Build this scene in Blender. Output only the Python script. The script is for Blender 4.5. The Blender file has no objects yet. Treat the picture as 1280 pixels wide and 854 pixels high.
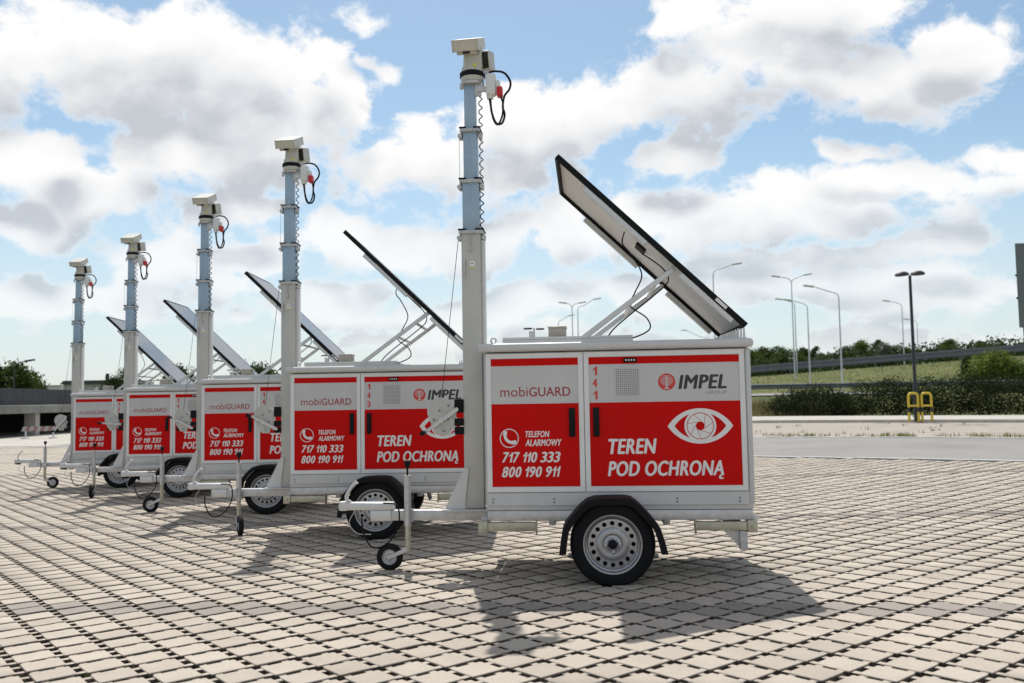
import bpy, bmesh, math, random
import numpy as np
from mathutils import Matrix, Vector
random.seed(7); np.random.seed(7)
sc = bpy.context.scene
COL = sc.collection
PI = math.pi

# ------------------------------------------------------------------ camera
F_PX, RX, RY, RZ = 1090.67, -.06614, .10207, -.01674
CA, CB, UNIT, CAM_H = -17.90684, 12.90328, .22555, 1.3343
def _rot():
    c, s = math.cos(RX), math.sin(RX); a = np.array([[1,0,0],[0,c,-s],[0,s,c]])
    c, s = math.cos(RZ), math.sin(RZ); b = np.array([[c,-s,0],[s,c,0],[0,0,1]])
    return b @ a
RCAM = _rot()
def cam_axis(row):            # camera axes (x right, y down, z forward) to world
    return Vector((row[0], row[2], -row[1]))
cam_data = bpy.data.cameras.new('camera'); cam = bpy.data.objects.new('camera', cam_data); COL.objects.link(cam)
r, d, fw = cam_axis(RCAM[0]), cam_axis(RCAM[1]), cam_axis(RCAM[2])
M = Matrix(((r.x, -d.x, -fw.x, 0), (r.y, -d.y, -fw.y, 0), (r.z, -d.z, -fw.z, CAM_H), (0, 0, 0, 1)))
cam.matrix_world = M
cam_data.sensor_width = 36; cam_data.lens = 36*F_PX/1280; cam_data.clip_end = 6000; cam_data.clip_start = .05
cam_data.dof.use_dof = True; cam_data.dof.focus_distance = 6.9; cam_data.dof.aperture_fstop = 2.6
sc.camera = cam
sc.cycles.max_bounces = 5; sc.cycles.diffuse_bounces = 2; sc.cycles.glossy_bounces = 2; sc.cycles.transmission_bounces = 2
def ray(px, py):
    q = np.array([(px-640)/F_PX, (py-427)/F_PX, 1.]) @ RCAM
    return np.array([q[0], q[2], -q[1]])
def project(X, Y, Z):
    q = np.stack([X, -(Z-CAM_H), Y], -1) @ RCAM.T
    return 640+F_PX*q[..., 0]/q[..., 2], 427+F_PX*q[..., 1]/q[..., 2], q[..., 2]

# ------------------------------------------------------------------ light
SUN_EL, SUN_AZ = math.radians(60), math.radians(-7)     # azimuth from +Y towards +X
sdir = Vector((math.sin(SUN_AZ)*math.cos(SUN_EL), math.cos(SUN_AZ)*math.cos(SUN_EL), math.sin(SUN_EL)))
sl = bpy.data.lights.new('sun', 'SUN'); sl.energy = 4.5; sl.angle = math.radians(.55); sl.color = (1, .965, .91)
so = bpy.data.objects.new('sun', sl); COL.objects.link(so)
so.rotation_euler = sdir.to_track_quat('Z', 'Y').to_euler(); so.location = (0, 20, 30)
sc.view_settings.view_transform = 'Standard'; sc.view_settings.look = 'None'
sc.view_settings.exposure = 0.12; sc.view_settings.gamma = 1

# cloud banks of the sky in view: (px, py, half width, half height) turned into sky directions
CLOUDS = [(85,55,150,52),(190,85,150,70),(300,100,130,70),(345,165,125,66),(420,110,55,55),(250,190,110,40),(20,70,70,62),
 (100,245,100,38),(15,215,60,38),(30,290,60,24),(520,185,95,62),(600,225,110,45),(700,165,90,50),(640,150,60,40),
 (790,140,95,64),(880,105,120,72),(980,75,140,66),(1100,95,130,60),(1190,55,70,48),(1040,8,170,42),(860,25,60,26),
 (1000,262,185,44),(1130,222,130,38),(905,285,95,40),(1085,186,66,18),(1240,195,60,26),(830,210,70,22),
 (255,312,130,26),(430,300,70,30),(560,312,140,36),(690,295,95,44),(790,285,70,40),
 (478,25,50,24),(486,84,24,20),(1270,35,32,34),(1262,225,40,20),(70,190,60,40),(300,255,80,22),(1010,330,160,28),(1160,312,70,18),
 (150,365,190,34),(400,375,150,26),(600,390,150,24),(820,370,160,30),(1090,372,200,32),(650,430,240,20),(1150,425,160,18)]
def cl_dir(px, py):
    q = ray(px, py); return q[0]/q[1], q[2]/q[1]

def build_world():
    w = bpy.data.worlds.new('World'); sc.world = w; w.use_nodes = True
    nt = w.node_tree; nt.nodes.clear()
    def kit(tree):
        N, L = tree.nodes, tree.links
        def put(n, vals):
            for i, v in enumerate(vals):
                if v is None: continue
                if isinstance(v, (int, float, tuple)): n.inputs[i].default_value = v
                else: L.new(v, n.inputs[i])
            return n
        def mth(op, *v, clamp=False):
            n = N.new('ShaderNodeMath'); n.operation = op; n.use_clamp = clamp; return put(n, v).outputs[0]
        def vm(op, *v):
            n = N.new('ShaderNodeVectorMath'); n.operation = op; return put(n, v)
        def noise(vec, scale, detail, rough, dist=0.):
            n = N.new('ShaderNodeTexNoise'); L.new(vec, n.inputs['Vector'])
            for k, v in (('Scale', scale), ('Detail', detail), ('Roughness', rough), ('Distortion', dist)): n.inputs[k].default_value = v
            return n
        def rng_(v, a, b, c=0., d_=1.):
            n = N.new('ShaderNodeMapRange'); n.interpolation_type = 'SMOOTHSTEP'; return put(n, (v, a, b, c, d_)).outputs[0]
        def mixc(fac, a, b):
            n = N.new('ShaderNodeMix'); n.data_type = 'RGBA'
            if isinstance(fac, float): n.inputs[0].default_value = fac
            else: L.new(fac, n.inputs[0])
            for i, v in ((6, a), (7, b)):
                if isinstance(v, tuple): n.inputs[i].default_value = (*v, 1)
                else: L.new(v, n.inputs[i])
            return n.outputs[2]
        return N, L, mth, vm, noise, rng_, mixc
    g = bpy.data.node_groups.new('cloud_field', 'ShaderNodeTree')
    g.interface.new_socket('Vector', in_out='INPUT', socket_type='NodeSocketVector')
    g.interface.new_socket('Density', in_out='OUTPUT', socket_type='NodeSocketFloat')
    N, L, mth, vm, noise, rng_, mixc = kit(g)
    gi, go = N.new('NodeGroupInput'), N.new('NodeGroupOutput')
    vec = gi.outputs[0]
    sx = N.new('ShaderNodeSeparateXYZ'); L.new(vec, sx.inputs[0])
    ys = mth('MAXIMUM', sx.outputs[1], .08)
    cb = N.new('ShaderNodeCombineXYZ'); L.new(mth('DIVIDE', sx.outputs[0], ys), cb.inputs[0]); L.new(mth('DIVIDE', sx.outputs[2], ys), cb.inputs[1])
    wob = noise(vec, 8, 2, .6)
    off = vm('MULTIPLY', vm('SUBTRACT', wob.outputs['Color'], (.5, .5, .5)).outputs[0], (.15, .10, 0)).outputs[0]
    pp = vm('ADD', cb.outputs[0], off).outputs[0]
    cur = None
    for (px, py, rw, rh) in CLOUDS:
        c = cl_dir(px, py)
        ix, iy = F_PX/(rw*1.07), F_PX/(rh*1.07)
        ln = vm('LENGTH', vm('MULTIPLY_ADD', pp, (ix, iy, 0.), (-c[0]*ix, -c[1]*iy, 0.)).outputs[0]).outputs['Value']
        if rw < 52: ln = mth('ADD', mth('MULTIPLY', ln, .75), .60)
        cur = ln if cur is None else mth('SMOOTH_MIN', cur, ln, .25)
    blob = mth('MULTIPLY', mth('SUBTRACT', 1.0, cur), 1.15)
    gen = noise(vm('MULTIPLY', vec, (1, 1, 1.9)).outputs[0], 3.4, 2, .5)
    genf = mth('MULTIPLY_ADD', gen.outputs['Fac'], 5.0, -2.55)
    mix = N.new('ShaderNodeMix'); L.new(rng_(sx.outputs[1], .45, .72), mix.inputs[0]); L.new(genf, mix.inputs[2]); L.new(blob, mix.inputs[3])
    base = mth('MINIMUM', mth('MAXIMUM', mix.outputs[0], -1.0), .75)
    st = vm('MULTIPLY', vec, (1, 1, 1.35)).outputs[0]
    f1 = mth('MULTIPLY_ADD', noise(st, 7, 3, .55).outputs['Fac'], 1.3, -.65)
    L.new(mth('ADD', base, f1), go.inputs[0])
    # --- world
    N, L, mth, vm, noise, rng_, mixc = kit(nt)
    out = N.new('ShaderNodeOutputWorld'); bg = N.new('ShaderNodeBackground'); L.new(bg.outputs[0], out.inputs[0])
    bg.inputs['Strength'].default_value = .1
    sky = N.new('ShaderNodeTexSky'); sky.sky_type = 'NISHITA'; sky.sun_disc = False
    sky.sun_elevation = SUN_EL; sky.sun_rotation = SUN_AZ
    sky.altitude = 120; sky.air_density = 1.0; sky.dust_density = .8; sky.ozone_density = 1.4
    tc = N.new('ShaderNodeTexCoord')
    nv = vm('NORMALIZE', tc.outputs['Generated']).outputs[0]
    D = []
    for o in ((0., 0., 0.), (-.004, 0., .048)):
        q = N.new('ShaderNodeGroup'); q.node_tree = g; L.new(vm('ADD', nv, o).outputs[0], q.inputs[0]); D.append(q.outputs[0])
    st = vm('MULTIPLY', nv, (1, 1, 1.35)).outputs[0]
    nf = noise(st, 17, 7, .66, .2)
    f2 = mth('MULTIPLY_ADD', nf.outputs['Fac'], 2.5, -1.25)
    vo = N.new('ShaderNodeTexVoronoi'); vo.feature = 'SMOOTH_F1'; vo.inputs['Scale'].default_value = 17; vo.inputs['Smoothness'].default_value = .6
    L.new(vm('MULTIPLY_ADD', noise(st, 17, 2, .6).outputs['Color'], (.05, .05, .05), st).outputs[0], vo.inputs['Vector'])
    f3 = mth('MULTIPLY_ADD', vo.outputs['Distance'], -.85, .36)
    fine = mth('ADD', f2, f3)
    tot = mth('ADD', D[0], fine)
    alpha = rng_(tot, -.22, .34)
    core = rng_(mth('MULTIPLY_ADD', fine, .55, D[1]), -.35, 1.30)      # cloud mass overhead shades what lies below it
    rise = rng_(mth('SUBTRACT', D[1], D[0]), -.6, .6)
    dark = mth('ADD', mth('MULTIPLY', core, .62), mth('MULTIPLY', mth('MULTIPLY', rise, core), .55), clamp=True)
    dark = mth('MULTIPLY', dark, rng_(tot, -.15, .32))
    cc = mixc(dark, CLOUD_LIT, CLOUD_GREY)
    sxx = N.new('ShaderNodeSeparateXYZ'); L.new(nv, sxx.inputs[0])
    hs = N.new('ShaderNodeHueSaturation'); hs.inputs['Saturation'].default_value = SKY_SAT; hs.inputs['Value'].default_value = SKY_VAL
    L.new(sky.outputs[0], hs.inputs['Color'])
    tint = vm('MULTIPLY', hs.outputs[0], (.925, 1.03, .99)).outputs[0]
    low = rng_(sxx.outputs[2], .0, .30, .70, .0)
    skyh = mixc(low, tint, (6.9, 7.3, 7.7))
    thin = rng_(sxx.outputs[2], .05, .25, .62, 1.)
    col = mixc(mth('MULTIPLY', alpha, thin), skyh, cc)
    L.new(col, bg.inputs['Color'])
    w.cycles.sampling_method = 'MANUAL'; w.cycles.sample_map_resolution = 512
CLOUD_LIT, CLOUD_GREY, SKY_SAT, SKY_VAL = (9.3, 9.25, 9.2), (5.3, 5.6, 6.05), .92, 1.16
build_world()

# ------------------------------------------------------------------ materials
MATS = {}
def mat(name, col, rough=.5, metal=0., var=.08, vscale=6., bump=0., bscale=60., dirt=None, spec=.5, coat=0.):
    if name in MATS: return MATS[name]
    m = bpy.data.materials.new(name); m.use_nodes = True; nt = m.node_tree
    b = nt.nodes['Principled BSDF']; b.inputs['Roughness'].default_value = rough; b.inputs['Metallic'].default_value = metal
    b.inputs['Specular IOR Level'].default_value = spec; b.inputs['Coat Weight'].default_value = coat
    tc = nt.nodes.new('ShaderNodeTexCoord')
    n = nt.nodes.new('ShaderNodeTexNoise'); n.inputs['Scale'].default_value = vscale; n.inputs['Detail'].default_value = 5; n.inputs['Roughness'].default_value = .6
    nt.links.new(tc.outputs['Object'], n.inputs['Vector'])
    rp = nt.nodes.new('ShaderNodeValToRGB'); rp.color_ramp.elements[0].position = .3; rp.color_ramp.elements[1].position = .7
    lo = tuple(max(0, c*(1-var)) for c in col) if dirt is None else dirt
    rp.color_ramp.elements[0].color = (*lo, 1); rp.color_ramp.elements[1].color = (*[min(1, c*(1+var*.6)) for c in col], 1)
    nt.links.new(n.outputs['Fac'], rp.inputs[0]); nt.links.new(rp.outputs[0], b.inputs['Base Color'])
    mr = nt.nodes.new('ShaderNodeMapRange'); mr.inputs[3].default_value = max(.03, rough-.08); mr.inputs[4].default_value = min(1, rough+.08)
    nt.links.new(n.outputs['Fac'], mr.inputs[0]); nt.links.new(mr.outputs[0], b.inputs['Roughness'])
    if bump:
        n2 = nt.nodes.new('ShaderNodeTexNoise'); n2.inputs['Scale'].default_value = bscale; n2.inputs['Detail'].default_value = 4
        nt.links.new(tc.outputs['Object'], n2.inputs['Vector'])
        bp = nt.nodes.new('ShaderNodeBump'); bp.inputs['Strength'].default_value = bump; bp.inputs['Distance'].default_value = .01
        nt.links.new(n2.outputs['Fac'], bp.inputs['Height']); nt.links.new(bp.outputs[0], b.inputs['Normal'])
    MATS[name] = m; return m
WHITE = mat('white_aluminium', (.76, .745, .725), .38, 0, .06, 3)
GREY = mat('light_grey_sheet', (.57, .555, .54), .42, 0, .06, 2.5)
CABIN = mat('cabinet_grey_paint', (.585, .575, .565), .4, 0, .07, 3)
RED = mat('red_vinyl', (.60, .004, .003), .5, 0, .05, 4, spec=.1)
LETW = mat('white_lettering', (.80, .78, .76), .45, 0, .03, 8)
LETR = mat('dark_red_lettering', (.36, .02, .035), .4, 0, .03, 8)
LETRB = mat('red_lettering', (.62, .03, .02), .4, 0, .03, 8)
LETK = mat('black_lettering', (.03, .03, .032), .4, 0, .05, 8)
LETG = mat('grey_lettering', (.25, .25, .25), .4, 0, .05, 8)
GALV = mat('galvanised_steel', (.56, .55, .545), .42, .5, .2, 14)
ZINC = mat('yellow_zinc_steel', (.50, .47, .36), .42, .5, .25, 12)
MASTG = mat('mast_grey_beige_paint', (.53, .515, .47), .38, 0, .06, 4)
MASTW = mat('mast_plate_paint', (.66, .645, .62), .38, 0, .06, 4)
BLUE = mat('pale_blue_anodised', (.34, .46, .57), .36, .1, .07, 5)
ALU = mat('aluminium', (.62, .61, .60), .38, .5, .08, 8)
RUBBER = mat('black_rubber', (.010, .010, .011), .8, 0, .3, 10, .2, 80, spec=.2)
BLACK = mat('black_plastic', (.010, .010, .011), .6, 0, .2, 10, .1, 90, spec=.15)
RIM = mat('silver_rim_paint', (.40, .40, .41), .32, .75, .12, 12)
CAMW = mat('camera_beige_paint', (.56, .535, .46), .4, 0, .06, 8)
BOXW = mat('white_plastic_box', (.72, .72, .69), .45, 0, .04, 8)
REDP = mat('red_plug_plastic', (.6, .02, .02), .4, 0, .05, 8)
GLASS = mat('solar_glass', (.07, .075, .085), .36, 0, .15, 5, spec=.9, coat=.35)
BACKS = mat('solar_white_backsheet', (.66, .63, .58), .55, 0, .06, 3)
BEIGE = mat('beige_vent_plastic', (.46, .42, .35), .5, 0, .1, 8)
YEL = mat('yellow_tag', (.62, .60, .12), .5, 0, .05, 8)
YELP = mat('yellow_barrier_paint', (.66, .48, .03), .45, 0, .12, 6)
DKGLASS = mat('dark_lens_glass', (.01, .01, .012), .08, 0, .1, 5)
DIRTC = mat('stained_concrete', (.26, .25, .235), .9, 0, .35, .8, .3, 30)
CONC = mat('concrete', (.42, .40, .37), .85, 0, .18, 1.2, .3, 30)
FADER = mat('faded_red', (.30, .16, .15), .7, 0, .2, 4)
FADEW = mat('dirty_white', (.42, .40, .39), .7, 0, .2, 4)
KERB = mat('kerb_concrete', (.50, .47, .42), .85, 0, .15, 3, .3, 40)
DARKW = mat('dark_cladding', (.055, .055, .06), .7, 0, .25, 2)
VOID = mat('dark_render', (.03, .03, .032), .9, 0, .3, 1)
GREYP = mat('grey_lamp_paint', (.62, .63, .64), .5, .0, .1, 3)
BLKP = mat('black_lamp_paint', (.022, .023, .026), .5, 0, .2, 3)
WALLW = mat('pale_render', (.60, .60, .58), .8, 0, .1, .3)
SIGNB = mat('sign_back_grey_green', (.12, .15, .14), .55, .2, .15, 1.5)
RAIL = mat('weathered_guard_rail', (.15, .16, .18), .6, .2, .2, 2)
BARK = mat('bark', (.09, .07, .05), .9, 0, .35, 6, .5, 20)

def leaf_mat(name, c1, c2, trans=.35):
    m = bpy.data.materials.new(name); m.use_nodes = True; nt = m.node_tree
    b = nt.nodes['Principled BSDF']; b.inputs['Roughness'].default_value = .8; b.inputs['Specular IOR Level'].default_value = .12
    ge = nt.nodes.new('ShaderNodeNewGeometry'); oi = nt.nodes.new('ShaderNodeObjectInfo')
    mx = nt.nodes.new('ShaderNodeMix'); mx.data_type = 'RGBA'; mx.inputs[6].default_value = (*c1, 1); mx.inputs[7].default_value = (*c2, 1)
    nt.links.new(ge.outputs['Random Per Island'], mx.inputs[0])
    hs = nt.nodes.new('ShaderNodeHueSaturation')
    ad = nt.nodes.new('ShaderNodeMapRange'); ad.inputs[3].default_value = .72; ad.inputs[4].default_value = 1.25
    nt.links.new(oi.outputs['Random'], ad.inputs[0]); nt.links.new(ad.outputs[0], hs.inputs['Value']); nt.links.new(mx.outputs[2], hs.inputs['Color'])
    nt.links.new(hs.outputs[0], b.inputs['Base Color'])
    tr = nt.nodes.new('ShaderNodeBsdfTranslucent'); nt.links.new(hs.outputs[0], tr.inputs[0])
    ms = nt.nodes.new('ShaderNodeMixShader'); ms.inputs[0].default_value = trans
    nt.links.new(b.outputs[0], ms.inputs[1]); nt.links.new(tr.outputs[0], ms.inputs[2])
    nt.links.new(ms.outputs[0], nt.nodes['Material Output'].inputs[0])
    return m
LEAF_D = leaf_mat('dark_foliage', (.020, .042, .012), (.055, .085, .025))
LEAF_M = leaf_mat('green_foliage', (.045, .085, .018), (.11, .15, .035))
LEAF_B = leaf_mat('bright_foliage', (.10, .15, .025), (.20, .24, .05))
LEAF_G = leaf_mat('grey_green_foliage', (.07, .085, .055), (.13, .145, .095))
LEAF_H = leaf_mat('hedge_foliage', (.014, .022, .007), (.036, .048, .016), .22)
STRAW = leaf_mat('straw_grass', (.10, .12, .04), (.25, .19, .10))
BANKG = leaf_mat('bank_grass_blades', (.055, .075, .016), (.13, .14, .035))
WEED = leaf_mat('weed_leaves', (.10, .14, .02), (.24, .22, .07))

# ------------------------------------------------------------------ ground height
G0, G1, G3, G4 = .00481, -.01889, .0016, .00159
def sclip(v, a, b): return np.where(v < a, v, a+b*(1-np.exp(-(np.maximum(v, a)-a)/b)))
def gz(X, Y):
    X = np.asarray(X, float); Y = np.asarray(Y, float)
    y = -sclip(-sclip(Y-6, 8, 4), 3, 3); x = np.sign(X)*sclip(np.abs(X), 7, 4)
    return G0*x+G1*y+G3*x*y+G4*y*y
def ground_at(px, py):
    q = ray(px, py); z = 0.
    for _ in range(60):
        t = (z-CAM_H)/q[2]; z = .5*z+.5*float(gz(q[0]*t, q[1]*t))
    return np.array([q[0]*t, q[1]*t, z])
def at_depth(px, py, Y):
    q = ray(px, py); t = Y/q[1]; return np.array([q[0]*t, Y, CAM_H+q[2]*t])

# ------------------------------------------------------------------ mesh helpers
def link(name, me, m, parent=None):
    o = bpy.data.objects.new(name, me); COL.objects.link(o)
    if m is not None and not me.materials: me.materials.append(m)
    if parent is not None: o.parent = parent
    return o
def finish(bm, name, m, parent=None, smooth=None):
    me = bpy.data.meshes.new(name)
    bmesh.ops.recalc_face_normals(bm, faces=bm.faces)
    bm.to_mesh(me); bm.free()
    if smooth is not None:
        for p in me.polygons: p.use_smooth = True
        me.set_sharp_from_angle(angle=math.radians(smooth))
    return link(name, me, m, parent)
def tag(o, label=None, cat=None, group=None, kind=None):
    if label: o['label'] = label
    if cat: o['category'] = cat
    if group: o['group'] = group
    if kind: o['kind'] = kind
    return o
def bx(bm, x0, x1, y0, y1, z0, z1, bev=0., seg=2, mtx=None):
    r_ = bmesh.ops.create_cube(bm, size=1)
    vs = r_['verts']
    for v in vs:
        v.co = Vector(((x0+x1)/2+v.co.x*(x1-x0), (y0+y1)/2+v.co.y*(y1-y0), (z0+z1)/2+v.co.z*(z1-z0)))
    if bev:
        es = list({e for v in vs for e in v.link_edges})
        rr = bmesh.ops.bevel(bm, geom=es, offset=bev, segments=seg, affect='EDGES', profile=.5)
        vs = list({v for f in rr['faces'] for v in f.verts} | {v for v in vs if v.is_valid})
        vs = [v for v in vs if v.is_valid]
    if mtx is not None:
        for v in vs: v.co = mtx @ v.co
    return vs
def tube(bm, pts, rad, n=8, cap=True, closed=False):
    pts = [Vector(p) for p in pts]; k = len(pts); rings = []
    prev = None
    for i, p in enumerate(pts):
        if closed: t = pts[(i+1) % k]-pts[i-1]
        else: t = pts[min(i+1, k-1)]-pts[max(i-1, 0)]
        t.normalize()
        if prev is None: a = t.orthogonal().normalized()
        else: a = (prev-t*prev.dot(t)).normalized()
        prev = a; b = t.cross(a)
        rr = rad[i] if isinstance(rad, (list, tuple)) else rad
        rings.append([bm.verts.new(p+(a*math.cos(2*PI*j/n)+b*math.sin(2*PI*j/n))*rr) for j in range(n)])
    for i in range(k if closed else k-1):
        A, B = rings[i], rings[(i+1) % k]
        for j in range(n): bm.faces.new((A[j], A[(j+1) % n], B[(j+1) % n], B[j]))
    if cap and not closed: bm.faces.new(rings[0][::-1]); bm.faces.new(rings[-1])
def lathe(bm, prof, center, axis='Y', n=32, close=False, cap=False):
    """prof: list of (radius, offset along the axis)"""
    c = Vector(center); rings = []
    for (rr, h) in prof:
        ring = []
        for j in range(n):
            a = 2*PI*j/n; ca, sa = math.cos(a)*rr, math.sin(a)*rr
            off = Vector((ca, h, sa)) if axis == 'Y' else (Vector((ca, sa, h)) if axis == 'Z' else Vector((h, ca, sa)))
            ring.append(bm.verts.new(c+off))
        rings.append(ring)
    m_ = len(rings)
    for i in range(m_ if close else m_-1):
        A, B = rings[i], rings[(i+1) % m_]
        for j in range(n): bm.faces.new((A[j], A[(j+1) % n], B[(j+1) % n], B[j]))
    if cap:
        for ring in (rings[0], rings[-1]):
            if prof[rings.index(ring)][0] > 1e-4: bm.faces.new(ring)
def prism(bm, poly, y0, y1):
    """poly in (x,z), extruded along y"""
    A = [bm.verts.new((x, y0, z)) for x, z in poly]; B = [bm.verts.new((x, y1, z)) for x, z in poly]
    bm.faces.new(A); bm.faces.new(B[::-1]); n = len(A)
    for i in range(n): bm.faces.new((A[i], B[i], B[(i+1) % n], A[(i+1) % n]))
def ring_prism(bm, outer, inner, y0, y1):
    n = len(outer)
    O0 = [bm.verts.new((x, y0, z)) for x, z in outer]; I0 = [bm.verts.new((x, y0, z)) for x, z in inner]
    O1 = [bm.verts.new((x, y1, z)) for x, z in outer]; I1 = [bm.verts.new((x, y1, z)) for x, z in inner]
    for i in range(n):
        j = (i+1) % n
        bm.faces.new((O0[i], O0[j], I0[j], I0[i])); bm.faces.new((O1[i], I1[i], I1[j], O1[j]))
        bm.faces.new((O0[i], O1[i], O1[j], O0[j])); bm.faces.new((I0[i], I0[j], I1[j], I1[i]))
def circ(cx, cz, r_, n=28, a0=0., a1=2*PI, end=False):
    return [(cx+r_*math.cos(a0+(a1-a0)*i/(n-1 if end else n)), cz+r_*math.sin(a0+(a1-a0)*i/(n-1 if end else n))) for i in range(n)]
def catmull(pts, sub=6):
    P = [Vector(p) for p in pts]; P = [P[0]*2-P[1]]+P+[P[-1]*2-P[-2]]; out = []
    for i in range(1, len(P)-2):
        for j in range(sub):
            t = j/sub; a, b, c, d_ = P[i-1], P[i], P[i+1], P[i+2]
            out.append(.5*((2*b)+(c-a)*t+(2*a-5*b+4*c-d_)*t*t+(3*b-a-3*c+d_)*t**3))
    out.append(P[-2]); return out
def empty(name, loc, rz=0):
    o = bpy.data.objects.new(name, None); COL.objects.link(o); o.location = loc; o.rotation_euler = (0, 0, rz); o.empty_display_size = .2
    return o
def copy_tree(o, parent=None):
    c = o.copy(); COL.objects.link(c); c.parent = parent
    for ch in list(o.children): copy_tree(ch, c)
    return c

def text_mesh(s, x0, x1, z0, z1, y, bold=.0, shear=0.):
    """lettering fitted to the box x0..x1, z0..z1 on the face at y (readable from -y); bold thickens the strokes"""
    cu = bpy.data.curves.new('lettering', 'FONT'); cu.body = s; cu.size = 1; cu.extrude = 0; cu.resolution_u = 4
    if bold: cu.space_character = 1+bold*1.6
    ob = bpy.data.objects.new('lettering', cu); COL.objects.link(ob)
    bpy.context.view_layer.update()
    dg = bpy.context.evaluated_depsgraph_get()
    m0 = bpy.data.meshes.new_from_object(ob.evaluated_get(dg))
    bpy.data.objects.remove(ob); bpy.data.curves.remove(cu)
    co = np.array([v.co[:2] for v in m0.vertices]); fcs = [tuple(p.vertices) for p in m0.polygons]; bpy.data.meshes.remove(m0)
    zb = 0.0 if s.upper() == s else co[:, 1].min()
    ztop = co[:, 1].max()
    offs = [(0, 0)] if not bold else [(0, 0), (-bold, 0), (bold, 0), (0, -bold*.4), (0, bold*.4), (-bold*.5, 0), (bold*.5, 0)]
    V, Fc = [], []
    for i, (dx, dz) in enumerate(offs):
        q = co+np.array([dx, dz]); n0 = len(V)
        q[:, 0] += shear*q[:, 1]
        V += [(u, -i*.00006, w) for u, w in q]; Fc += [tuple(v+n0 for v in f) for f in fcs]
    V = np.array(V); mn, mx = V[:, 0].min(), V[:, 0].max()
    V[:, 0] = x0+(V[:, 0]-mn)/(mx-mn)*(x1-x0); V[:, 2] = z0+(V[:, 2]-zb)/(ztop-zb)*(z1-z0); V[:, 1] += y
    me = bpy.data.meshes.new('lettering'); me.from_pydata([tuple(v) for v in V], [], Fc); me.update()
    return me
def digit_mesh(s, x0, x1, z0, z1, y, bold, shear):
    """telephone digits, set one by one (a flagged 1)"""
    wd = {'1': .62, ' ': .5}; tot = sum(wd.get(c, 1.) for c in s); V, Fc = [], []; cur = 0.; hgt = z1-z0; W = (x1-x0-shear*hgt)/tot
    for c in s:
        w = wd.get(c, 1.)
        if c == '1':
            P = [(.02, .70), (.20, .78), (.34, 1.0), (.56, 1.0), (.56, 0), (.30, 0), (.30, .66), (.02, .56)]
            n0 = len(V); V += [(x0+(cur+u)*W+shear*hgt*t, y, z0+t*hgt) for u, t in P]; Fc += [(n0+2, n0+3, n0+4, n0+5, n0+6), (n0+1, n0+2, n0+6), (n0, n0+1, n0+6, n0+7)]
        elif c != ' ':
            m0 = text_mesh(c, 0, 1, 0, 1, 0, bold, 0); n0 = len(V)
            V += [(x0+(cur+.04+v.co.x*.90)*W+shear*hgt*v.co.z, y+v.co.y, z0+v.co.z*hgt) for v in m0.vertices]; Fc += [tuple(q+n0 for q in p.vertices) for p in m0.polygons]
            bpy.data.meshes.remove(m0)
        cur += w
    me = bpy.data.meshes.new('lettering'); me.from_pydata(V, [], Fc); me.update()
    return me

# ------------------------------------------------------------------ the trailer (local: x along, y across, z up)
TR = [(-0.198, 6.611, -4.88), (-2.319, 9.146, -1.43), (-4.131, 11.624, .45), (-6.27, 14.215, 2.84), (-8.216, 16.369, 4.76)]
VC = .56
FACE = -.016       # outer face of the doors

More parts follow.
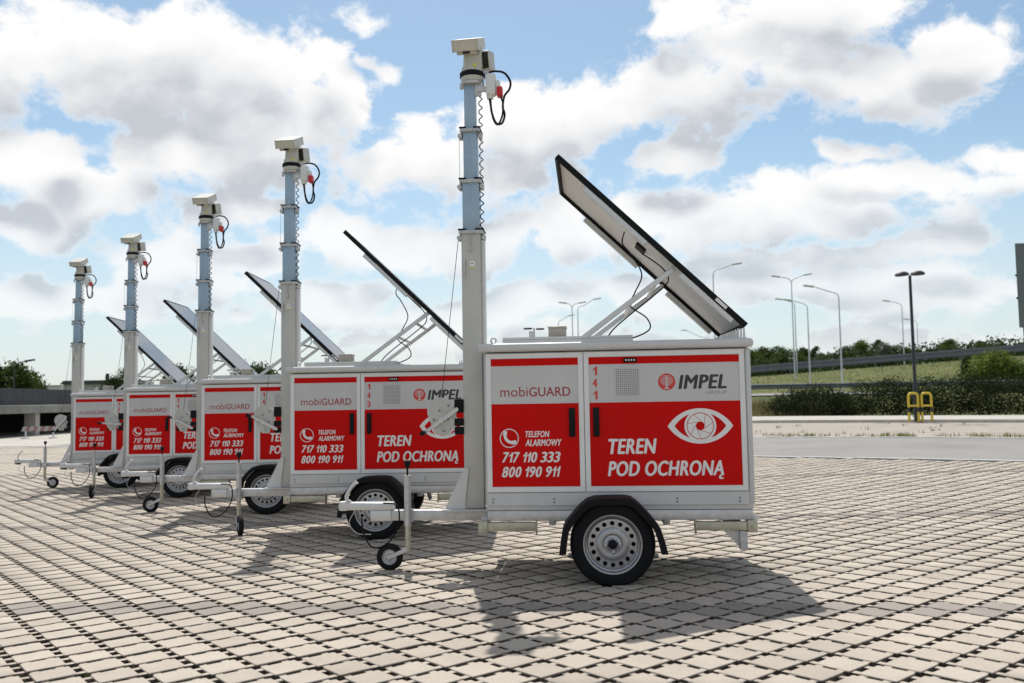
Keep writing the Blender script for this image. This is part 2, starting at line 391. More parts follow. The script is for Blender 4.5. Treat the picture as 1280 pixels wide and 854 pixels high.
def make_trailer():
    T = empty('surveillance_trailer', (0, 0, 0))
    # --- cabinet
    bm = bmesh.new()
    bx(bm, -.015, 1.955, 0, 1.12, .515, 1.70, .012)
    bx(bm, 1.925, 1.962, -.012, .05, .56, 1.695, .006)
    finish(bm, 'cabinet', CABIN, T, 30)
    bm = bmesh.new(); bx(bm, -.06, 1.985, -.052, 1.172, 1.704, 1.768, .024, 3); finish(bm, 'roof_cap', CABIN, T, 40)
    bm = bmesh.new(); bx(bm, 0, 1.925, -.010, -.001, .552, .648, .003, 1); sp = finish(bm, 'sill_panel', CABIN, T)
    for u in (.038, .495, 1.40, 1.854):
        for z in (.577, .602):
            b2 = bmesh.new(); lathe(b2, [(.0001, -.004), (.007, -.003), (.0085, 0)], (u, -.010, z), 'Y', 8); finish(b2, 'bolt', LETG, sp, 40)
    # --- doors
    def door(u0, u1):
        z0, z1, w = .655, 1.69, .036
        bm = bmesh.new()
        ring_prism(bm, [(u0, z0), (u1, z0), (u1, z1), (u0, z1)], [(u0+w, z0+w), (u1-w, z0+w), (u1-w, z1-w), (u0+w, z1-w)], FACE, -.0015)
        dr = finish(bm, 'door', WHITE, T)
        bm = bmesh.new(); bx(bm, u0+w-.001, u1-w+.001, -.010, -.002, z0+w-.001, z1-w+.001); finish(bm, 'door_sheet', GREY, dr)
        bm = bmesh.new(); bx(bm, u0+w+.001, u1-w-.001, -.0116, -.0101, 1.597, z1-w-.003); finish(bm, 'red_stripe', RED, dr)
        bm = bmesh.new(); bx(bm, u0+w+.001, u1-w-.001, -.0116, -.0101, z0+w+.003, 1.311); finish(bm, 'red_panel', RED, dr)
        return dr
    dl, drr = door(-.001, .729), door(.735, 1.915)
    ON = -.0123
    for dr, u0 in ((dl, .617), (drr, .797)):
        bm = bmesh.new(); bx(bm, u0, u0+.046, -.030, -.0117, 1.06, 1.275, .006); bx(bm, u0+.012, u0+.034, -.036, -.029, 1.085, 1.2, .004); finish(bm, 'handle', BLACK, dr, 40)
    def lett(par, s, x0, x1, z0, z1, m, bold, shear, y=ON):
        return link('lettering', (digit_mesh if s[0].isdigit() else text_mesh)(s, x0, x1, z0, z1, y, bold, shear), m, par)
    lett(dl, 'mobi', .104, .312, 1.366, 1.440, LETR, .0, 0, -.0108)
    lett(dl, 'GUARD', .322, .632, 1.366, 1.434, LETR, .012, 0, -.0108)
    lett(dl, 'TELEFON', .288, .470, 1.062, 1.106, LETW, .036, .22)
    lett(dl, 'ALARMOWY', .287, .560, .996, 1.044, LETW, .036, .22)
    lett(dl, '717 110 333', .104, .558, .875, .950, LETW, .036, .22)
    lett(dl, '800 190 911', .102, .552, .766, .842, LETW, .036, .22)
    # phone symbol
    bm = bmesh.new()
    ring_prism(bm, circ(.167, 1.055, .0715), circ(.167, 1.055, .065), ON-.0006, ON)
    A = circ(.187, 1.075, .062, 14, math.radians(168), math.radians(282), True); Bq = circ(.187, 1.075, .040, 14, math.radians(168), math.radians(282), True)
    prism(bm, A+Bq[::-1], ON-.0006, ON)
    for (cx, cz, rot) in ((.136, 1.090, 78), (.202, 1.024, 12)):
        q = [(-.020, -.013), (.020, -.013), (.017, .014), (-.017, .014)]
        ca, sa = math.cos(math.radians(rot)), math.sin(math.radians(rot))
        prism(bm, [(cx+x*ca-z*sa, cz+x*sa+z*ca) for x, z in q], ON-.0008, ON)
    finish(bm, 'phone_symbol', LETW, dl)
    # right door
    num = empty('unit_number', (0, 0, 0)); num.parent = drr
    bm = bmesh.new(); bx(bm, .925, 1.197, -.0118, -.0101, 1.333, 1.583, .001, 1); vg = finish(bm, 'vent_grille', GREY, drr)
    bm = bmesh.new(); bx(bm, .971, 1.142, -.0134, -.0119, 1.365, 1.560); finish(bm, 'grille_shadow_sheet', mat('grille_shadow', (.20, .20, .19), .6, .2, .1, 10), vg)  # flat dark sheet, painted as the shadow between the grille bars
    bm = bmesh.new()
    for i in range(13): x = .971+i*.171/12; bx(bm, x-.0032, x+.0032, -.0155, -.0134, 1.363, 1.562)
    for i in range(15): z = 1.365+i*.195/14; bx(bm, .969, 1.144, -.0172, -.0151, z-.003, z+.003)
    finish(bm, 'grille_bars', GREY, vg)
    bm = bmesh.new(); bx(bm, 1.03, 1.13, -.032, -.0117, 1.607, 1.640, .007); ld = finish(bm, 'marker_light', BLACK, drr, 40)
    for i in range(4):
        b2 = bmesh.new(); lathe(b2, [(.0001, -.005), (.006, -.003), (.007, 0)], (1.05+i*.02, -.032, 1.624), 'Y', 8); finish(b2, 'diode', LETW, ld, 40)
    # emblem: red disc with a pale tree
    bm = bmesh.new(); prism(bm, circ(1.347, 1.457, .063, 32), -.0112, -.0103); em = finish(bm, 'round_emblem', LETRB, drr)
    bm = bmesh.new()
    prism(bm, [(1.322, 1.404), (1.372, 1.404), (1.356, 1.413), (1.352, 1.440), (1.352, 1.500), (1.342, 1.500), (1.342, 1.440), (1.338, 1.413)], -.0119, -.0113)
    for i, zz in enumerate((1.504, 1.491, 1.478, 1.465, 1.452, 1.439)):
        hw = (.022, .036, .044, .046, .040, .028)[i]; k = int(hw/.0066)
        for s_ in range(-k, k+1):
            if s_ == 0: continue
            cx = 1.347+s_*.0086*hw/(k*.0086) if k else 1.347
            prism(bm, circ(cx, zz, .0031, 6), -.0119, -.0113)
        prism(bm, [(1.347-hw, zz-.0075), (1.347+hw, zz-.0075), (1.347+hw, zz-.0055), (1.347-hw, zz-.0055)], -.0118, -.0113)
    finish(bm, 'emblem_tree', GREY, em)
    lett(drr, 'IMPEL', 1.431, 1.785, 1.404, 1.504, LETK, .042, .2, -.0108)
    lett(drr, 'GROUP', 1.632, 1.782, 1.361, 1.386, LETG, 0, 0, -.0108)
    lett(drr, 'TEREN', .905, 1.262, .931, 1.038, LETW, .042, .2)
    lett(drr, 'POD OCHRONA', .897, 1.745, .768, .874, LETW, .042, .2)
    bm = bmesh.new(); prism(bm, [(1.716, .771), (1.735, .771), (1.726, .761), (1.723, .753), (1.728, .748), (1.741, .750), (1.743, .743), (1.726, .738), (1.711, .741), (1.706, .750), (1.709, .761)], ON-.0006, ON); finish(bm, 'lettering', LETW, drr)
    # eye symbol
    cx, cz = 1.583, 1.128
    def lens(hw, hh, n=25):
        R_ = (hw*hw+hh*hh)/(2*hh); a = math.asin(hw/R_)
        top = [(cx+R_*math.sin(-a+2*a*i/(n-1)), cz+hh-R_+R_*math.cos(-a+2*a*i/(n-1))) for i in range(n)]
        bot = [(x, 2*cz-z) for x, z in top[::-1]][1:-1]
        return top+bot
    bm = bmesh.new(); ring_prism(bm, lens(.238, .130), lens(.188, .101), ON-.0006, ON)
    ring_prism(bm, circ(cx, cz, .116, 40), circ(cx, cz, .099, 40), ON-.0012, ON)
    oc = finish(bm, 'eye_symbol', LETW, drr)
    bm = bmesh.new(); ring_prism(bm, circ(cx, cz, .0935, 40), circ(cx, cz, .032, 40), ON-.0010, ON); finish(bm, 'iris', LETW, oc)
    bm = bmesh.new()
    ring_prism(bm, circ(cx, cz, .099, 40), circ(cx, cz, .0945, 40), ON-.0004, ON)
    for i in range(7):
        a = 2*PI*i/7; a2 = a+1.15
        p0 = Vector((cx+.030*math.cos(a), cz+.030*math.sin(a))); p1 = Vector((cx+.093*math.cos(a2), cz+.093*math.sin(a2)))
        n_ = (p1-p0).normalized(); n_ = Vector((-n_.y, n_.x))*.0016
        q = [p0-n_, p1-n_, p1+n_, p0+n_]
        prism(bm, [(v.x, v.y) for v in q], ON-.0017, ON-.0011)
    finish(bm, 'aperture_blades', RED, oc)
    # --- chassis
    for v in (0.0, 1.06):
        bm = bmesh.new(); bx(bm, -.005, 1.945, v, v+.06, .440, .514, .005); finish(bm, 'chassis_rail', GALV, T, 40)
    for u in (-.06, .45, 1.30, 1.93):
        bm = bmesh.new(); bx(bm, u, u+.05, .061, 1.059, .40, .46, .004); finish(bm, 'cross_member', GALV, T, 40)
    bm = bmesh.new(); tube(bm, [(.915, -.03, .287), (.915, 1.15, .287)], .035, 10); bx(bm, .86, .97, .02, .08, .287, .445); bx(bm, .86, .97, 1.04, 1.10, .287, .445); finish(bm, 'axle', GALV, T, 40)
    bm = bmesh.new(); bx(bm, -1.03, .46, VC-.04, VC+.04, .375, .458, .006); finish(bm, 'drawbar', GALV, T, 40)
    bm = bmesh.new(); bx(bm, -.42, -.03, VC-.16, VC+.16, .459, .474, .003, 1); finish(bm, 'mast_foot_plate', GALV, T, 40)
    # coupling
    bm = bmesh.new(); bx(bm, -1.23, -.845, VC-.045, VC+.045, .459, .522, .010); bx(bm, -1.03, -.86, VC-.05, VC+.05, .372, .459, .006)
    lathe(bm, [(.001, -.035), (.05, -.035), (.055, .0), (.05, .035), (.001, .04)], (-1.255, VC, .492), 'Z', 14)
    cp = finish(bm, 'coupling', ALU, T, 40)
    bm = bmesh.new(); tube(bm, catmull([(-1.19, VC-.02, .515), (-1.24, VC-.02, .56), (-1.20, VC-.02, .64), (-1.15, VC-.02, .69)]), [.014]*18+[.02], 8); finish(bm, 'coupling_lever', ALU, cp, 60)
    bm = bmesh.new(); bx(bm, -1.29, -1.20, VC-.03, VC+.03, .43, .465, .008); finish(bm, 'coupling_block', BLACK, cp, 40)
    bm = bmesh.new(); tube(bm, catmull([(-.92, VC-.06, .52), (-.80, VC-.08, .50), (-.79, VC-.09, .34), (-.88, VC-.1, .20), (-1.0, VC-.1, .17), (-1.08, VC-.08, .28), (-1.1, VC-.06, .40)]), .007, 6); finish(bm, 'electric_cable', BLACK, T, 60)
    bm = bmesh.new(); tube(bm, catmull([(-1.16, VC-.05, .46), (-1.20, VC-.07, .36), (-1.13, VC-.08, .28), (-1.02, VC-.07, .27)]), .004, 6); finish(bm, 'breakaway_cable', GALV, T, 60)
    # jockey wheel
    J = empty('jockey_stand', (-.715, VC-.075, 0)); J.parent = T
    bm = bmesh.new(); tube(bm, [(0, 0, .34), (0, 0, .745)], .028, 14); bx(bm, -.04, .04, .02, .036, .37, .47); finish(bm, 'post_tube', GALV, J, 40)
    bm = bmesh.new(); tube(bm, [(0, 0, .125), (0, 0, .34)], .023, 12); finish(bm, 'inner_tube', ZINC, J, 40)
    bm = bmesh.new(); tube(bm, [(0, 0, .745), (0, 0, .815)], .008, 8); lathe(bm, [(.012, .80), (.018, .81), (.028, .84), (.026, .862), (.001, .868)], (0, 0, 0), 'Z', 12); finish(bm, 'crank_knob', BLACK, J, 40)
    # main wheels and fenders
    def wheel(v_face, s):           # s=-1: outer face looks towards -y
        W = empty('wheel', (.915, v_face, .300)); W.parent = T
        R0, RB = .305, .207
        prof = [(RB-.005, .02), (RB, .004), (RB+.012, 0), (.245, -.004), (.278, .0), (.295, .012), (R0, .03), (R0, .055), (R0-.008, .058), (R0-.008, .066), (R0, .069), (R0, .098), (R0-.008, .101), (R0-.008, .109), (R0, .112), (R0, .140), (.294, .158), (.255, .17), (RB, .165)]
        bm = bmesh.new(); lathe(bm, [(a, -s*b) for a, b in prof], (0, 0, 0), 'Y', 56); finish(bm, 'tyre', RUBBER, W, 35)
        bm = bmesh.new()
        lathe(bm, [(a, -s*b) for a, b in [(RB, .020), (RB+.006, .0), (RB+.003, -.004), (RB-.005, -.003), (RB-.012, .006), (RB-.016, .026), (RB-.030, .034)]], (0, 0, 0), 'Y', 56)
        lathe(bm, [(a, -s*b) for a, b in [(.120, .024), (.108, .013), (.098, .010), (.074, .012), (.064, .022), (.050, .022), (.040, .014), (.034, .008)]], (0, 0, 0), 'Y', 40)
        lathe(bm, [(a, -s*b) for a, b in [(.172, .15), (RB-.010, .16)]], (0, 0, 0), 'Y', 40)
        # disc with sixteen round holes
        nh = 16
        for k in range(nh):
            a0, a1 = 2*PI*(k-.5)/nh, 2*PI*(k+.5)/nh; ac = 2*PI*k/nh
            r0, r1 = .120, RB-.030
            outl = []
            for i in range(6): a = a0+(a1-a0)*i/6; outl.append((r1, a))
            for i in range(6): outl.append((r1+(r0-r1)*i/6, a1))
            for i in range(6): a = a1+(a0-a1)*i/6; outl.append((r0, a))
            for i in range(6): outl.append((r0+(r1-r0)*i/6, a0))
            def yv(r_): return -s*(.024+(.034-.032)*(r_-r0)/(r1-r0))
            ov = [bm.verts.new((r_*math.cos(a), yv(r_), r_*math.sin(a))) for r_, a in outl]
            c0 = Vector((.148*math.cos(ac), .148*math.sin(ac)))
            hv, hb = [], []
            for v_ in ov:
                dd = Vector((v_.co.x, v_.co.z))-c0; dd.normalize(); q = c0+dd*.0165
                hv.append(bm.verts.new((q.x, yv(.148), q.y))); q = c0+dd*.0155; hb.append(bm.verts.new((q.x, yv(.148)-s*.012, q.y)))
            for i in range(24):
                j = (i+1) % 24; bm.faces.new((ov[i], ov[j], hv[j], hv[i])); bm.faces.new((hv[i], hv[j], hb[j], hb[i]))
        finish(bm, 'rim', RIM, W, 40)
        bm = bmesh.new(); lathe(bm, [(a, -s*b) for a, b in [(.19, .075), (.001, .075)]], (0, 0, 0), 'Y', 32); lathe(bm, [(a, -s*b) for a, b in [(.001, .004), (.024, .004), (.032, .010), (.034, .03)]], (0, 0, 0), 'Y', 20); finish(bm, 'hub', BLACK, W, 40)
        for k in range(4):
            a = PI/2*k+.08; b2 = bmesh.new(); lathe(b2, [(q, -s*h) for q, h in [(.001, .002), (.009, .003), (.0105, .02)]], (.053*math.cos(a), 0, .053*math.sin(a)), 'Y', 6); finish(b2, 'wheel_bolt', ALU, W, 30)
    wheel(-.225, -1); wheel(1.345, 1)
    fp = [(.532, .235), (.545, .33), (.560, .412), (.60, .475), (.68, .565), (.735, .610), (.79, .628), (.90, .632), (1.0, .632), (1.055, .624), (1.11, .585), (1.19, .50), (1.255, .415), (1.285, .32), (1.305, .235)]
    cxw, czw = .918, .30
    inn = [(cxw+(x-cxw)*.87, czw+(z-czw)*(.86 if z > czw else 1)) for x, z in fp]
    for y0, y1 in ((-.262, -.02), (1.14, 1.382)):
        bm = bmesh.new(); n = len(fp)
        near, far = (y0, y1) if y0 < 0 else (y1, y0)
        sg = 1 if far > near else -1
        def row(P, y): return [bm.verts.new((x, y, z)) for x, z in P]
        a = row(inn, near+sg*.012); b = row(inn, near); c = row([(x*.97+i[0]*.03, z*.97+i[1]*.03) for (x, z), i in zip(fp, inn)], near-sg*.004); d_ = row(fp, near+sg*.012); e = row(fp, far); f_ = row([(cxw+(x-cxw)*.975, czw+(z-czw)*.975 if z > czw else z) for x, z in fp], far)
        rows = [a, b, c, d_, e, f_]
        for A, B in zip(rows, rows[1:]):
            for i in range(n-1): bm.faces.new((A[i], A[i+1], B[i+1], B[i]))
        finish(bm, 'fender', BLACK, T, 40)
    # corner steadies, folded up
    for v in (-.02, 1.08):
        for (ua, ub) in ((-.005, .355), (1.90, 1.532)):
            bm = bmesh.new(); lo, hi = min(ua, ub), max(ua, ub)
            bx(bm, lo, hi, v, v+.055, .366, .428, .004)
            st = finish(bm, 'corner_steady', ZINC, T, 40)
            e = 1 if ub > ua else -1
            b2 = bmesh.new(); bx(b2, min(ua, ua-e*.07), max(ua, ua-e*.07), v-.012, v+.067, .352, .438, .004); lathe(b2, [(.001, -.02), (.012, -.018), (.012, 0)], (ua-e*.035, v-.012, .395), 'Y', 8); finish(b2, 'pivot_block', ZINC, st, 40)
            b2 = bmesh.new(); lathe(b2, [(.001, 0), (.052, 0), (.055, e*.008), (.001, e*.010)], (ub, v+.028, .392), 'X', 16); finish(b2, 'foot_plate', ZINC, st, 40)
    bm = bmesh.new(); prism(bm, [(1.73, .362), (1.87, .362), (1.87, .235), (1.85, .235)], .02, .028); bx(bm, 1.845, 1.90, -.005, .05, .224, .362, .003, 1); finish(bm, 'lamp_bracket', GALV, T, 40)
    bm = bmesh.new(); bx(bm, 1.875, 1.915, .08, 1.04, .27, .39, .006); finish(bm, 'lamp_board', BLACK, T, 40)
    # --- mast
    mx, mv = -.165, .545
    bm = bmesh.new(); bx(bm, mx-.081, mx+.079, mv-.08, mv+.08, .474, 2.715, .010); ms = finish(bm, 'mast_column', MASTG, T, 40)
    bm = bmesh.new(); bx(bm, mx+.080, mx+.105, mv-.055, mv+.055, .50, 2.66, .004); finish(bm, 'mast_guide', MASTW, ms, 40)
    bm = bmesh.new(); prism(bm, [(-.405, .475), (-.247, .475), (-.205, .80), (-.245, .80)], mv-.092, mv-.082); prism(bm, [(-.405, .475), (-.247, .475), (-.205, .80), (-.245, .80)], mv+.082, mv+.092); finish(bm, 'mast_gusset', MASTW, T, 40)
    bm = bmesh.new(); bx(bm, mx-.012, mx+.030, mv-.0825, mv-.0802, 2.425, 2.482); lb = finish(bm, 'notice_label', LETW, ms)
    bm = bmesh.new(); bx(bm, mx-.012, mx+.030, mv-.0832, mv-.0826, 2.425, 2.438); finish(bm, 'label_band', YEL, lb)
    bm = bmesh.new(); prism(bm, [(mx-.004, 2.456), (mx+.006, 2.462), (mx+.012, 2.456), (mx+.022, 2.466), (mx+.024, 2.470), (mx+.012, 2.462), (mx+.006, 2.468), (mx-.004, 2.462)], mv-.0832, mv-.0826); finish(bm, 'label_print', LETK, lb)
    bm = bmesh.new(); bx(bm, mx-.065, mx-.048, mv-.10, mv-.081, 2.40, 2.50, .004); tube(bm, [(mx-.056, mv-.093, 2.40), (mx-.054, mv-.096, 2.34)], .005, 6); finish(bm, 'latch', GALV, ms, 40)
    bm = bmesh.new(); bx(bm, mx-.014, mx+.004, mv-.1, mv-.081, 2.56, 2.60, .003, 1); tube(bm, [(mx-.005, mv-.09, 2.6), (mx-.005, mv-.09, 2.71)], .004, 6); finish(bm, 'rope_clamp', GALV, ms, 40)
    def collar(par, z, hw):
        bm = bmesh.new(); bx(bm, mx-hw, mx+hw, mv-hw, mv+hw, z-.028, z, .003, 1)
        for sx_ in (-1, 1):
            bx(bm, mx+sx_*hw-.014, mx+sx_*hw+.014, mv-.03, mv+.03, z-.075, z-.028, .004, 1)
        for i in range(4): x = mx-hw*.75+i*hw*.5; bx(bm, x-.006, x+.006, mv-hw-.008, mv-hw, z-.022, z-.010)
        cl = finish(bm, 'collar', GALV, par, 40)
        bm = bmesh.new()
        for sx_ in (-1, 1): bx(bm, mx+sx_*hw*.72-hw*.34, mx+sx_*hw*.72+hw*.34, mv-hw-.006, mv+hw+.006, z+.0005, z+.012, .002, 1)
        finish(bm, 'wear_pad', BLACK, cl, 40)
        for sx_ in (-1, 1):
            b2 = bmesh.new(); lathe(b2, [(.001, -.012), (.02, -.01), (.014, 0), (.02, .01), (.001, .012)], (mx+sx_*(hw+.004), mv-.045, z-.055), 'Y', 12); finish(b2, 'pulley', GALV, cl, 40)
    collar(ms, 2.738, .098)
    secs = [(.069, 2.739, 3.150, .090), (.057, 3.164, 3.580, .082), (.047, 3.594, 3.975, None)]
    for hw, z0, z1, ch in secs:
        bm = bmesh.new(); bx(bm, mx-hw, mx+hw, mv-hw, mv+hw, z0, z1, .006)
        bx(bm, mx-.006, mx+.002, mv-hw-.002, mv-hw+.001, z0, z1)
        se = finish(bm, 'mast_section', BLUE, T, 40)
        if ch: collar(se, z1+.014, ch)
    for (u, v, z0, z1) in ((mx-.088, mv-.07, 3.10, 3.57), (mx+.088, mv-.07, 3.10, 3.57)):
        bm = bmesh.new(); tube(bm, [(u, v, z0), (u, v, z1)], .0022, 5); finish(bm, 'lift_rope', GALV, T, 60)
    bm = bmesh.new(); H_ = []
    for i in range(17*12+1):
        t = i/12; H_.append((mx+.088+.015*math.cos(2*PI*t), mv-.02+.015*math.sin(2*PI*t), 2.75+t*.0735))
    tube(bm, H_, .0048, 5); finish(bm, 'coiled_cable', BLACK, T, 60)
    # pan tilt head
    bm = bmesh.new(); lathe(bm, [(.001, 3.972), (.10, 3.972), (.105, 3.978), (.105, 3.992), (.001, 3.993)], (mx+.02, mv, 0), 'Z', 24)
    for sx_ in (-1, 1): tube(bm, [(mx+.02+sx_*.085, mv-.06, 3.93), (mx+.02+sx_*.085, mv-.06, 3.975)], .014, 8)
    bx(bm, mx+.045, mx+.10, mv-.06, mv-.03, 3.87, 3.975, .004); finish(bm, 'head_flange', GALV, T, 40)
    px_ = mx+.022
    bm = bmesh.new(); lathe(bm, [(.088, 3.994), (.098, 4.0), (.100, 4.038), (.001, 4.039)], (px_, mv, 0), 'Z', 24); finish(bm, 'pan_base', CAMW, T, 40)
    bm = bmesh.new(); lathe(bm, [(.098, 4.040), (.108, 4.046), (.108, 4.078), (.096, 4.084)], (px_, mv, 0), 'Z', 24); finish(bm, 'rubber_ring', BLACK, T, 40)
    bm = bmesh.new(); lathe(bm, [(.094, 4.085), (.092, 4.12), (.078, 4.14), (.074, 4.22), (.070, 4.30), (.001, 4.305)], (px_, mv, 0), 'Z', 24); bx(bm, px_+.02, px_+.088, mv-.06, mv+.06, 4.10, 4.30, .014); pt = finish(bm, 'pan_tilt_tower', CAMW, T, 40)
    bm = bmesh.new(); bx(bm, px_+.015, px_+.045, mv-.094, mv-.088, 4.105, 4.135, .002, 1); finish(bm, 'warning_sticker', YEL, pt, 40)
    K = Matrix.Translation((mx-.006, mv, 4.318)) @ Matrix.Rotation(math.radians(-5), 4, 'Z') @ Matrix.Rotation(math.radians(24), 4, 'X')
    bm = bmesh.new(); bx(bm, -.085, .085, -.13, .13, -.062, .048, .012, 2, K); hs = finish(bm, 'camera_housing', CAMW, T, 40)
    bm = bmesh.new(); bx(bm, -.110, .110, -.165, .15, .052, .062, .004, 1, K); bx(bm, -.112, -.102, -.165, .15, -.035, .060, .003, 1, K); bx(bm, .102, .112, -.165, .15, -.035, .060, .003, 1, K); bx(bm, -.102, .102, -.162, -.154, -.030, .054, .001, 1, K); finish(bm, 'sun_shield', CAMW, hs, 40)
    bm = bmesh.new(); bx(bm, -.030, .030, -.136, -.129, -.055, -.030, .002, 1, K); finish(bm, 'front_window', DKGLASS, hs, 40)
    K2 = Matrix.Translation((px_+.128, mv, 4.185)) @ Matrix.Rotation(math.radians(-14), 4, 'Z') @ Matrix.Rotation(math.radians(12), 4, 'X')
    bm = bmesh.new(); bx(bm, -.034, .034, -.05, .09, -.078, .078, .008, 2, K2); ir = finish(bm, 'infrared_lamp', CAMW, T, 40)
    bm = bmesh.new(); bx(bm, -.026, .026, -.055, -.0505, -.066, .066, .002, 1, K2); finish(bm, 'lamp_window', DKGLASS, ir, 40)
    bm = bmesh.new(); bx(bm, px_+.085, px_+.098, mv-.02, mv+.02, 4.16, 4.20); finish(bm, 'lamp_yoke', CAMW, ir, 40)
    # connection box and its cables
    bm = bmesh.new(); bx(bm, -.022, .060, mv-.11, mv-.02, 3.862, 4.040, .014); lathe(bm, [(.030, 3.862), (.026, 3.835), (.001, 3.834)], (.010, mv-.065, 0), 'Z', 12); bx(bm, .058, .096, mv-.10, mv-.04, 3.86, 3.985, .016); cbx = finish(bm, 'connection_box', BOXW, T, 40)
    bm = bmesh.new(); bx(bm, .068, .116, mv-.115, mv-.035, 3.845, 3.925, .010); finish(bm, 'red_plug', REDP, cbx, 40)
    bm = bmesh.new(); bx(bm, -.09, -.02, mv-.08, mv-.05, 3.9, 3.94); finish(bm, 'box_arm', GALV, cbx, 40)
    for i, P in enumerate(([(.0, mv-.03, 4.075), (.06, mv-.04, 4.078), (.13, mv-.05, 4.055), (.178, mv-.06, 3.98), (.172, mv-.07, 3.91), (.13, mv-.075, 3.85), (.115, mv-.075, 3.76), (.13, mv-.08, 3.69), (.105, mv-.08, 3.62), (.055, mv-.075, 3.63), (.022, mv-.07, 3.72), (.010, mv-.065, 3.835)],
                           [(.10, mv-.06, 3.845), (.118, mv-.09, 3.78), (.112, mv-.10, 3.68), (.075, mv-.10, 3.605), (.035, mv-.09, 3.66), (.004, mv-.07, 3.835)])):
        bm = bmesh.new(); tube(bm, catmull(P, 7), .0095 if i == 0 else .008, 8); finish(bm, 'head_cable', BLACK, T, 60)
    bm = bmesh.new(); bx(bm, px_+.08, .0, mv-.045, mv-.02, 4.062, 4.09, .006); finish(bm, 'cable_gland', GALV, T, 40)
    # winch
    wx, wz, wv = -.425, 1.215, mv-.03
    bm = bmesh.new()
    prism(bm, [(wx-.005+.108*math.cos(a), wz+.045+.112*math.sin(a)) for a in [math.radians(q) for q in range(-20, 201, 10)]]+[(wx-.08, wz-.06), (wx-.025, wz-.145), (wx+.06, wz-.15), (wx+.09, wz-.06)], wv-.075, wv-.068)
    prism(bm, [(wx-.005+.092*math.cos(a), wz+.045+.092*math.sin(a)) for a in [math.radians(q) for q in range(0, 360, 15)]], wv+.05, wv+.056)
    wn = finish(bm, 'winch', MASTG, T, 40)
    bm = bmesh.new(); lathe(bm, [(.001, -.067), (.085, -.067), (.085, -.055), (.045, -.05), (.045, .03), (.085, .035), (.085, .048), (.001, .049)], (wx-.005, wv, wz+.02), 'Y', 24); finish(bm, 'winch_drum', GALV, wn, 40)
    for zz in (1.30, 1.17, 1.10):
        bm = bmesh.new(); bx(bm, -.317, -.247, wv-.07, wv+.06, zz-.055 if zz > 1.2 else zz-.03, zz+.055 if zz > 1.2 else zz+.03, .003, 1); finish(bm, 'winch_bracket', BLACK, wn, 40)
    bm = bmesh.new(); bx(bm, wx+.09, wx+.12, wv-.06, wv-.05, 1.10, 1.34); finish(bm, 'winch_plate', MASTW, wn, 40)
    for (du, dz, r_, m_) in ((-.012, .05, .030, GALV), (-.012, .05, .012, LETG), (.055, -.02, .011, LETG), (.02, -.115, .010, LETG), (-.06, -.02, .010, LETG), (.06, .09, .010, LETG)):
        bm = bmesh.new(); lathe(bm, [(.0001, -.010 if r_ < .02 else -.005), (r_*.9, -.009 if r_ < .02 else -.004), (r_, 0)], (wx+du, wv-.075 if r_ != .012 else wv-.079, wz+dz), 'Y', 14); finish(bm, 'axle_cap', m_, wn, 40)
    bm = bmesh.new(); ring_prism(bm, circ(wx+.035, wz-.05, .062, 24), circ(wx+.035, wz-.05, .050, 24), wv-.081, wv-.0755); finish(bm, 'gear_ring', GALV, wn, 40)
    C = empty('crank', (wx+.005, wv-.09, wz-.03)); C.parent = T
    bm = bmesh.new()
    ring = [(.19*math.cos(0)+.0, 0)]
    prism(bm, [(-.175, -.012), (.150, -.017), (.165, -.012), (.168, 0), (.165, .012), (.150, .017), (-.175, .012), (-.185, 0)], -.012, -.002)
    lathe(bm, [(.001, -.02), (.02, -.018), (.022, .02)], (0, 0, 0), 'Y', 12)
    finish(bm, 'crank_arm', MASTW, C, 40)
    bm = bmesh.new(); tube(bm, [(-.17, -.013, 0), (-.17, -.10, 0)], [.018, .021], 10); finish(bm, 'crank_grip', BLACK, C, 40)
    bm = bmesh.new(); tube(bm, [(wx-.01, mv-.05, wz+.10), (mx-.105, mv-.05, 2.70)], .0028, 6); finish(bm, 'winch_rope', BLACK, T, 60)
    # --- roof gear
    bm = bmesh.new(); bx(bm, .12, 1.11, .06, 1.06, 1.770, 1.800, .004, 1); bx(bm, .12, 1.11, .06, .075, 1.800, 1.818); bx(bm, .12, 1.11, 1.045, 1.06, 1.800, 1.818); finish(bm, 'roof_tray', ALU, T, 40)
    bm = bmesh.new(); bx(bm, .47, .605, .12, .30, 1.801, 1.890, .008); bx(bm, .465, .61, .115, .305, 1.888, 1.902, .004, 1); finish(bm, 'vent_box', BEIGE, T, 40)
    bm = bmesh.new(); bx(bm, .32, .365, .13, .17, 1.801, 1.868, .004, 1); tube(bm, [(.358, .15, 1.86), (.358, .15, 1.895)], .006, 8); an = finish(bm, 'antenna_bracket', ALU, T, 40)
    for sx_ in (-1, 1):
        bm = bmesh.new(); lathe(bm, [(.001, -.004), (.030, -.005), (.036, 0), (.030, .006), (.001, .009)], (.358+sx_*.047, .15, 1.886+(.004 if sx_ < 0 else -.001)), 'Z', 16); finish(bm, 'antenna_blade', BLACK, an, 40)
    bm = bmesh.new(); tube(bm, circ3(.045, .12, 1.800, .020), .006, 6, closed=True); bx(bm, .03, .06, .10, .14, 1.767, 1.782, .003, 1); finish(bm, 'lifting_eye', GALV, T, 60)
    # --- solar panel
    P0, P1 = Vector((1.94, 0, 1.862)), Vector((.565, 0, 3.195))
    ln = (P1-P0).length; ex = (P1-P0).normalized(); nz = Vector((-ex.z, 0, ex.x)); nz = nz if nz.z > 0 else -nz
    S = Matrix(((ex.x, 0, nz.x, P0.x), (ex.y, 1, nz.y, -.01), (ex.z, 0, nz.z, P0.z), (0, 0, 0, 1)))
    W_ = 1.19
    bm = bmesh.new()
